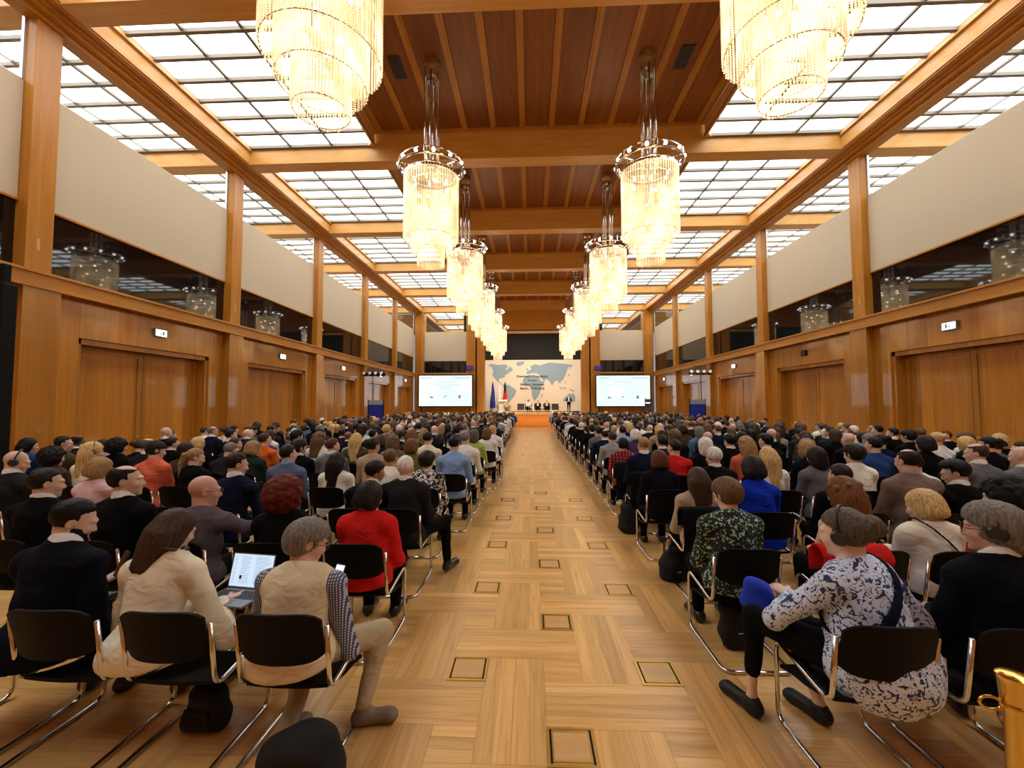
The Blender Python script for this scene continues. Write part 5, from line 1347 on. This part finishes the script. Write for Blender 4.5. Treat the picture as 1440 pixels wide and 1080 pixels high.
def fill():
    rest = []; n = len(TAKEN)
    cand = []
    for r in range(3, LASTROW+1):
        y = YF(r)-.30
        for side in (-1, 1):
            for s in range(13):
                x = SX(side, s)+RG.uniform(-.04, .04)
                if abs(x-CX) > HW-.75: continue
                if abs(y-21.9) < .9 and abs(abs(x-CX)-8.2) < 1.2: continue
                px = 746+593*x/(y+.05)
                if px < -25 or px > 1475: continue
                if any(t[2] == r and abs(t[0]-x) < (.47 if r < 9 else .40) for t in TAKEN): continue
                if r in (5, 6) and RG.random() < .08: continue
                cand.append((side, r, s, x, y+RG.uniform(-.05, .05)))
    cand.sort(key=lambda c: c[1]-(8 if c[2] == 0 else 3 if c[2] == 1 else 0))
    k = max(0, 292-n)
    for c in cand[:k]: far_person(*c)
    return cand[k:]
REST = fill()
def far_crowd(rest):
    """the small heads in the front rows, too many and too small to tell apart"""
    V, Fq, Ft, Cc = [], [], [], []; nv = 0; hc_ = {}
    for (side, r, s, x, y) in rest:
        f, hc, st, tc, sk = pick(); pi = RG.choice([1, 3] if f else [0, 2, 4]); yaw = -20 if side < 0 else 18
        e = proto(pi, yaw, low=True); st = {'wavy': 'longbob', 'curly': 'mop', 'ponytail': 'short'}.get(st, st)
        parts = [(e['body'], SKIN[sk]), (e['top'], CLOTH[tc])]
        if st != 'none':
            if (pi, yaw, st) not in hc_: hc_[(pi, yaw, st)] = hair_mesh(e['p'], st, .024, 1)
            if len(hc_[(pi, yaw, st)][0]): parts.append((hc_[(pi, yaw, st)], HAIRC[hc]))
        sc = RG.uniform(.95, 1.06)
        for (v, q), c in parts:
            V.append(v*sc+[x, y, 0]); Fq.append(q+nv); nv += len(v); Cc.append(np.tile([*srgb(c), 1], (len(v), 1)))
    V = np.concatenate(V); Fq = np.concatenate(Fq); Cc = np.concatenate(Cc)
    me = mk_mesh('crowd', V, Fq, True); a = me.color_attributes.new('col', 'FLOAT_COLOR', 'POINT'); a.data.foreach_set('color', Cc.astype(np.float32).ravel())
    m, nt, b = new_mat('crowd'); n = N(nt, 'ShaderNodeVertexColor', layer_name='col'); L(nt, n.outputs[0], b.inputs['Base Color']); b.inputs['Roughness'].default_value = .75
    o = link('crowd', me, m); tag(o, 'dense crowd of small seated heads in the front rows before the stage', 'crowd', None, 'stuff')
far_crowd(REST)
# chairs: every seat near the camera, the aisle seats farther on
def chairs():
    done = []
    def seat_no(side, x):
        return max(0, round((-1.25-x)/.60 if side < 0 else (x-1.68)/.62))
    used = set()
    for (x, y, r) in sorted(TAKEN, key=lambda t: (t[2], abs(t[0]-.2))):
        if r == 0 or r > 8: continue
        side = -1 if x < .2 else 1; s = seat_no(side, x)
        while (side, r, s) in used: s += 1
        used.add((side, r, s)); place_chair(side, r, s, x=x); done.append((x, r))
    for r in range(0, 23):
        for side in (-1, 1):
            for s in range(13):
                if s > (12 if r < 4 else 1 if r < 9 else 0): continue
                x = SX(side, s); y = YF(r)-.3
                if abs(x-CX) > HW-.7 or (side, r, s) in used or any(q == r and abs(X-x) < .47 for X, q in done): continue
                px = 746+593*x/max(.6, y-.2)
                if px < -130 or px > 1560: continue
                place_chair(side, r, s)
chairs()
# ================================================================ people on stage and at the booths
def stage_person(px, py, Y, floor, col, style, hcol, label, stand=False, yaw=180, lower='black', **k):
    P_ = at(px, py, Y=Y); top = P_[2]-floor-.02
    p = Pose(max(1.2 if not stand else 1.62, min(top, 1.36 if not stand else 1.9)), .05, 0, 0, 0, 0, k.get('bulk', 1), k.get('arms'), stand=stand)
    o = smooth_link('person', body_mesh(p, .03, .012), skin('fair'), None, (P_[0], Y, floor)); o.rotation_euler.z = math.radians(yaw)
    if style != 'none': smooth_link('hair', hair_mesh(p, style, .013, 3), hairm(hcol), o)
    smooth_link(k.get('garment', 'jacket'), top_mesh(p, .024, .008, 2, .04), cloth(col), o); smooth_link('trousers', legs_mesh(p, .028), cloth(lower), o)
    for q in (-1, 1): smooth_link('shoe', shoe_mesh(p, q, .016), plain('shoe_leather', (1, 1, 1)), o)
    if k.get('shirt'):
        F = Field(axis(-.09, .09, .015), axis(-.1, .4, .015), axis(p.hip[2]+.12, p.nb[2]-.01, .015)); torso(F, p, .016, 0); F.plane((0, -1, 0), -.03)
        smooth_link('shirt_front', F.mesh(), cloth('white'), o)
    tag(o, label, 'person', k.get('group')); return o
G = 'people on the stage'
stage_person(743.7, 562.5, 43.75, 1.05, 'white', 'mop', 'dark brown', 'seated person in white top on stage, nearest the lectern', group=G, garment='blouse')
stage_person(757, 564.5, 43.75, 1.05, 'charcoal', 'short', 'grey', 'seated man in dark suit and white shirt, centre of the stage', group=G, shirt=1)
stage_person(769.5, 563.5, 43.75, 1.05, 'brown', 'short', 'brown', 'seated man in brown suit on stage, nearest the standing man', group=G, shirt=1)
stage_person(800.5, 555.5, 43.6, 1.05, 'black', 'short', 'grey', 'standing man in black suit at the right of the stage', True, group=G,
             arms={-1: ((-.27, .02, 1.13), (-.10, .24, 1.20), (.6, .5, .4)), 1: ((.27, .02, 1.13), (.10, .24, 1.18), (-.6, .5, .4))}, shirt=1)
stage_person(519.5, 569, 20.5, 0, 'white', 'long', 'black', 'person with black hair and white top at the left control booth', False, -20, garment='top')
stage_person(984, 567, 20.5, 0, 'pink', 'none', '', 'person in pale top before the right control booth', False, 15, garment='top')
# ================================================================ things people carry
def laptop():
    c = at(330, 838, Y=2.74); t = thing('laptop', 'open grey laptop with a bright document on its screen, on the knees', 'laptop', (c[0]+.0, 2.74, c[2]-.02), math.radians(-8))
    gm = plain('laptop_grey', (.22, .22, .23), .35, .8)
    obj('keyboard_base', MB().box(-.165, .165, -.115, .115, 0, .014), gm, t, bevel=.004)
    k = MB()
    for i in range(5):
        for j in range(13): k.box(-.15+j*.0232, -.131+j*.0232, -.02+i*.022, -.003+i*.022, .013, .0165)
    obj('keys', k, plain('keys_black', (.02, .02, .02), .5), t); obj('touchpad', MB().box(-.05, .05, -.105, -.035, .013, .0152), plain('touchpad', (.16, .16, .17), .3), t)
    a = math.radians(14); s, c_ = math.sin(a), math.cos(a)
    def sl(x0, x1, u0, u1, d0, d1):
        V = [(x, .115+u*s-d*c_*1., .014+u*c_+d*s) for d in (d0, d1) for u in (u0, u1) for x in (x0, x1)]
        return V, [(0, 2, 3, 1), (4, 5, 7, 6), (0, 1, 5, 4), (2, 6, 7, 3), (0, 4, 6, 2), (1, 3, 7, 5)]
    lid = obj('lid', MB().add(*sl(-.165, .165, 0, .225, -.006, 0)), gm, t)
    obj('screen', MB().add(*sl(-.157, .157, .012, .218, 0, .001)), plain('laptop_screen', srgb((196, 218, 240)), .4, emit=.62, ecol=srgb((196, 218, 240))), lid)
    tx = MB(); rg = random.Random(3)
    for col, (x0, x1) in enumerate(((-.145, -.12), (-.09, -.01), (.02, .14))):
        for i in range(16):
            u = .20-i*.011; tx.add(*sl(x0, x0+(x1-x0)*rg.uniform(.6, 1), u, u+.0035, .001, .0016))
    obj('document_text', tx, plain('screen_text', srgb((160, 180, 206)), .5, emit=.42, ecol=srgb((160, 180, 206))), lid)
    obj('document_picture', MB().add(*sl(-.088, -.070, .06, .082, .001, .0018)), plain('screen_dark', (.02, .03, .06), .5), lid)
laptop()
def phone(px, py, Y, rx, rz, label, lit):
    c = at(px, py, Y=Y); t = thing('phone', label, 'phone', tuple(c)); t.rotation_euler = (math.radians(rx), 0, math.radians(rz))
    obj('phone_body', MB().box(-.037, .037, -.078, .078, -.004, .004), plain('phone_black', (.012, .012, .014), .25), t, bevel=.003)
    obj('phone_screen', MB().box(-.033, .033, -.072, .072, .004, .0046), plain('phone_lit', srgb((200, 222, 244)), .3, emit=.9, ecol=srgb((200, 222, 244))) if lit else plain('phone_off', (.02, .022, .028), .12), t)
phone(475, 812, 2.70, 62, -20, 'phone with lit screen held by the khaki vest man', True)
phone(172, 793, 2.60, 68, -30, 'black phone held by the bearded man in navy', False)
def bag(name, label, cat, x, y, size, col, rz=0, z=0, handles=True, rough=.85):
    w, d, h = size; t = thing(name, label, cat, (x, y, z), math.radians(rz))
    F = Field(axis(-w/2-.06, w/2+.06, .014), axis(-d/2-.06, d/2+.06, .014), axis(-.02, h+.08, .014))
    for q in np.linspace(-1, 1, 4):
        F.cap((q*(w/2-d/2), 0, d*.45), (q*(w/2-d/2)*.9, 0, h-d*.35), d*.46, d*.34, .06)
    wrinkle(F, .012, 20, int(abs(x)*100)); F.plane((0, 0, -1), 0)
    m = plain('bag_'+col.replace(' ', '_'), srgb(CLOTH[col]), rough, noise=.15, nscale=12)
    V, Q = F.mesh(); smooth_link('bag_body', (V, Q), m, t)
    if handles:
        for s in (-1, 1): obj('handle', MB().tube([(-w*.2, s*d*.2, h*.86), (-w*.17, s*d*.25, h+.08), (0, s*d*.2, h+.13), (w*.17, s*d*.25, h+.08), (w*.2, s*d*.2, h*.86)], .009, 6), m, t, smooth=True)
    obj('flap', MB().box(-w*.3, w*.3, -d*.5, -d*.42, h*.35, h*.62), m, t, bevel=.01)
    obj('buckle', MB().box(-.02, .02, -d*.53, -d*.49, h*.36, h*.40), plain('buckle', (.5, .5, .5), .3, 1), t)
bag('backpack', 'black backpack on the floor under the khaki vest man\'s chair', 'backpack', -1.10, 2.06, (.44, .26, .30), 'black', 12, 0, False)
bag('handbag', 'black bag on the floor under the cream sweater woman\'s chair', 'bag', -1.86, 2.44, (.28, .16, .22), 'black', -10, 0, False)
bag('handbag', 'black leather bag under the chair of the green-flecked blouse, right block', 'bag', 1.56, 3.38, (.26, .16, .36), 'black', 4)
bag('backpack', 'dark navy bag by the aisle legs of the third-row chair, right block', 'backpack', 1.50, 4.62, (.34, .22, .30), 'dark navy', 20)
bag('backpack', 'black backpack with straps on the aisle floor, fifth row, right block', 'backpack', 1.42, 6.25, (.32, .26, .42), 'black', 10)
b0 = at(1084, 838, Y=2.72)
bag('tote_bag', 'bright blue tote bag on the lap of the floral tunic woman', 'bag', b0[0], 2.86, (.24, .14, .20), 'royal blue', 10, b0[2]-.17, False)
def coat(label, side, r, s, col, w=.50, back=.45, front=.12, dx=0):
    """a garment folded over a chair back"""
    x = SX(side, s)+dx; y = YF(r)-.55; t = thing('coat', label, 'coat', (x, y, 0), 0, None)
    K, R = 20, 24; prof = [(.065+.02, .84-front*(1-i/6)) for i in range(6)]+[(.05*math.cos(a)+.0, .845+.028*math.sin(a)) for a in np.linspace(0, math.pi, 6)]+[(-.06-.02*math.sin(i*.5), .84-back*i/11) for i in range(1, 12)]
    vs = []; fs = []
    for j, (py_, z) in enumerate(prof):
        for i in range(K+1):
            u = -1+2*i/K; f = max(0, .84-z)/.5
            vs.append((u*w/2*(1+.06*f*math.sin(3*u+j*.1)), py_-.05*(1-u*u)+.018*f*math.sin(9*u+j*.25), z-.02*u*u+.01*math.sin(7*u)*f))
    n = len(prof)
    for j in range(n-1):
        for i in range(K): a = j*(K+1)+i; fs.append((a, a+1, a+K+2, a+K+1))
    o = link('coat_body', mk_mesh('coat_body', vs, fs, True), cloth(col), t)
    m = o.modifiers.new('thickness', 'SOLIDIFY'); m.thickness = .012
coat('red jacket draped over the chair back behind the floral tunic woman', 1, 1, 1, 'red', .46, .16, .16, -.06)
coat('dark navy coat hanging over the aisle chair of the long-haired woman, right block', 1, 2, 0, 'black', .5, .62, .15)
coat('brown coat hanging down the aisle chair behind the light blue shirt', -1, 5, 0, 'brown', .5, .66, .15)
coat('black coat over the aisle chair below the red plaid jacket', 1, 4, 0, 'black', .5, .6, .15)
coat('dark coat over the aisle chair of the light grey jacket, right block', 1, 5, 0, 'dark navy', .5, .58, .15)
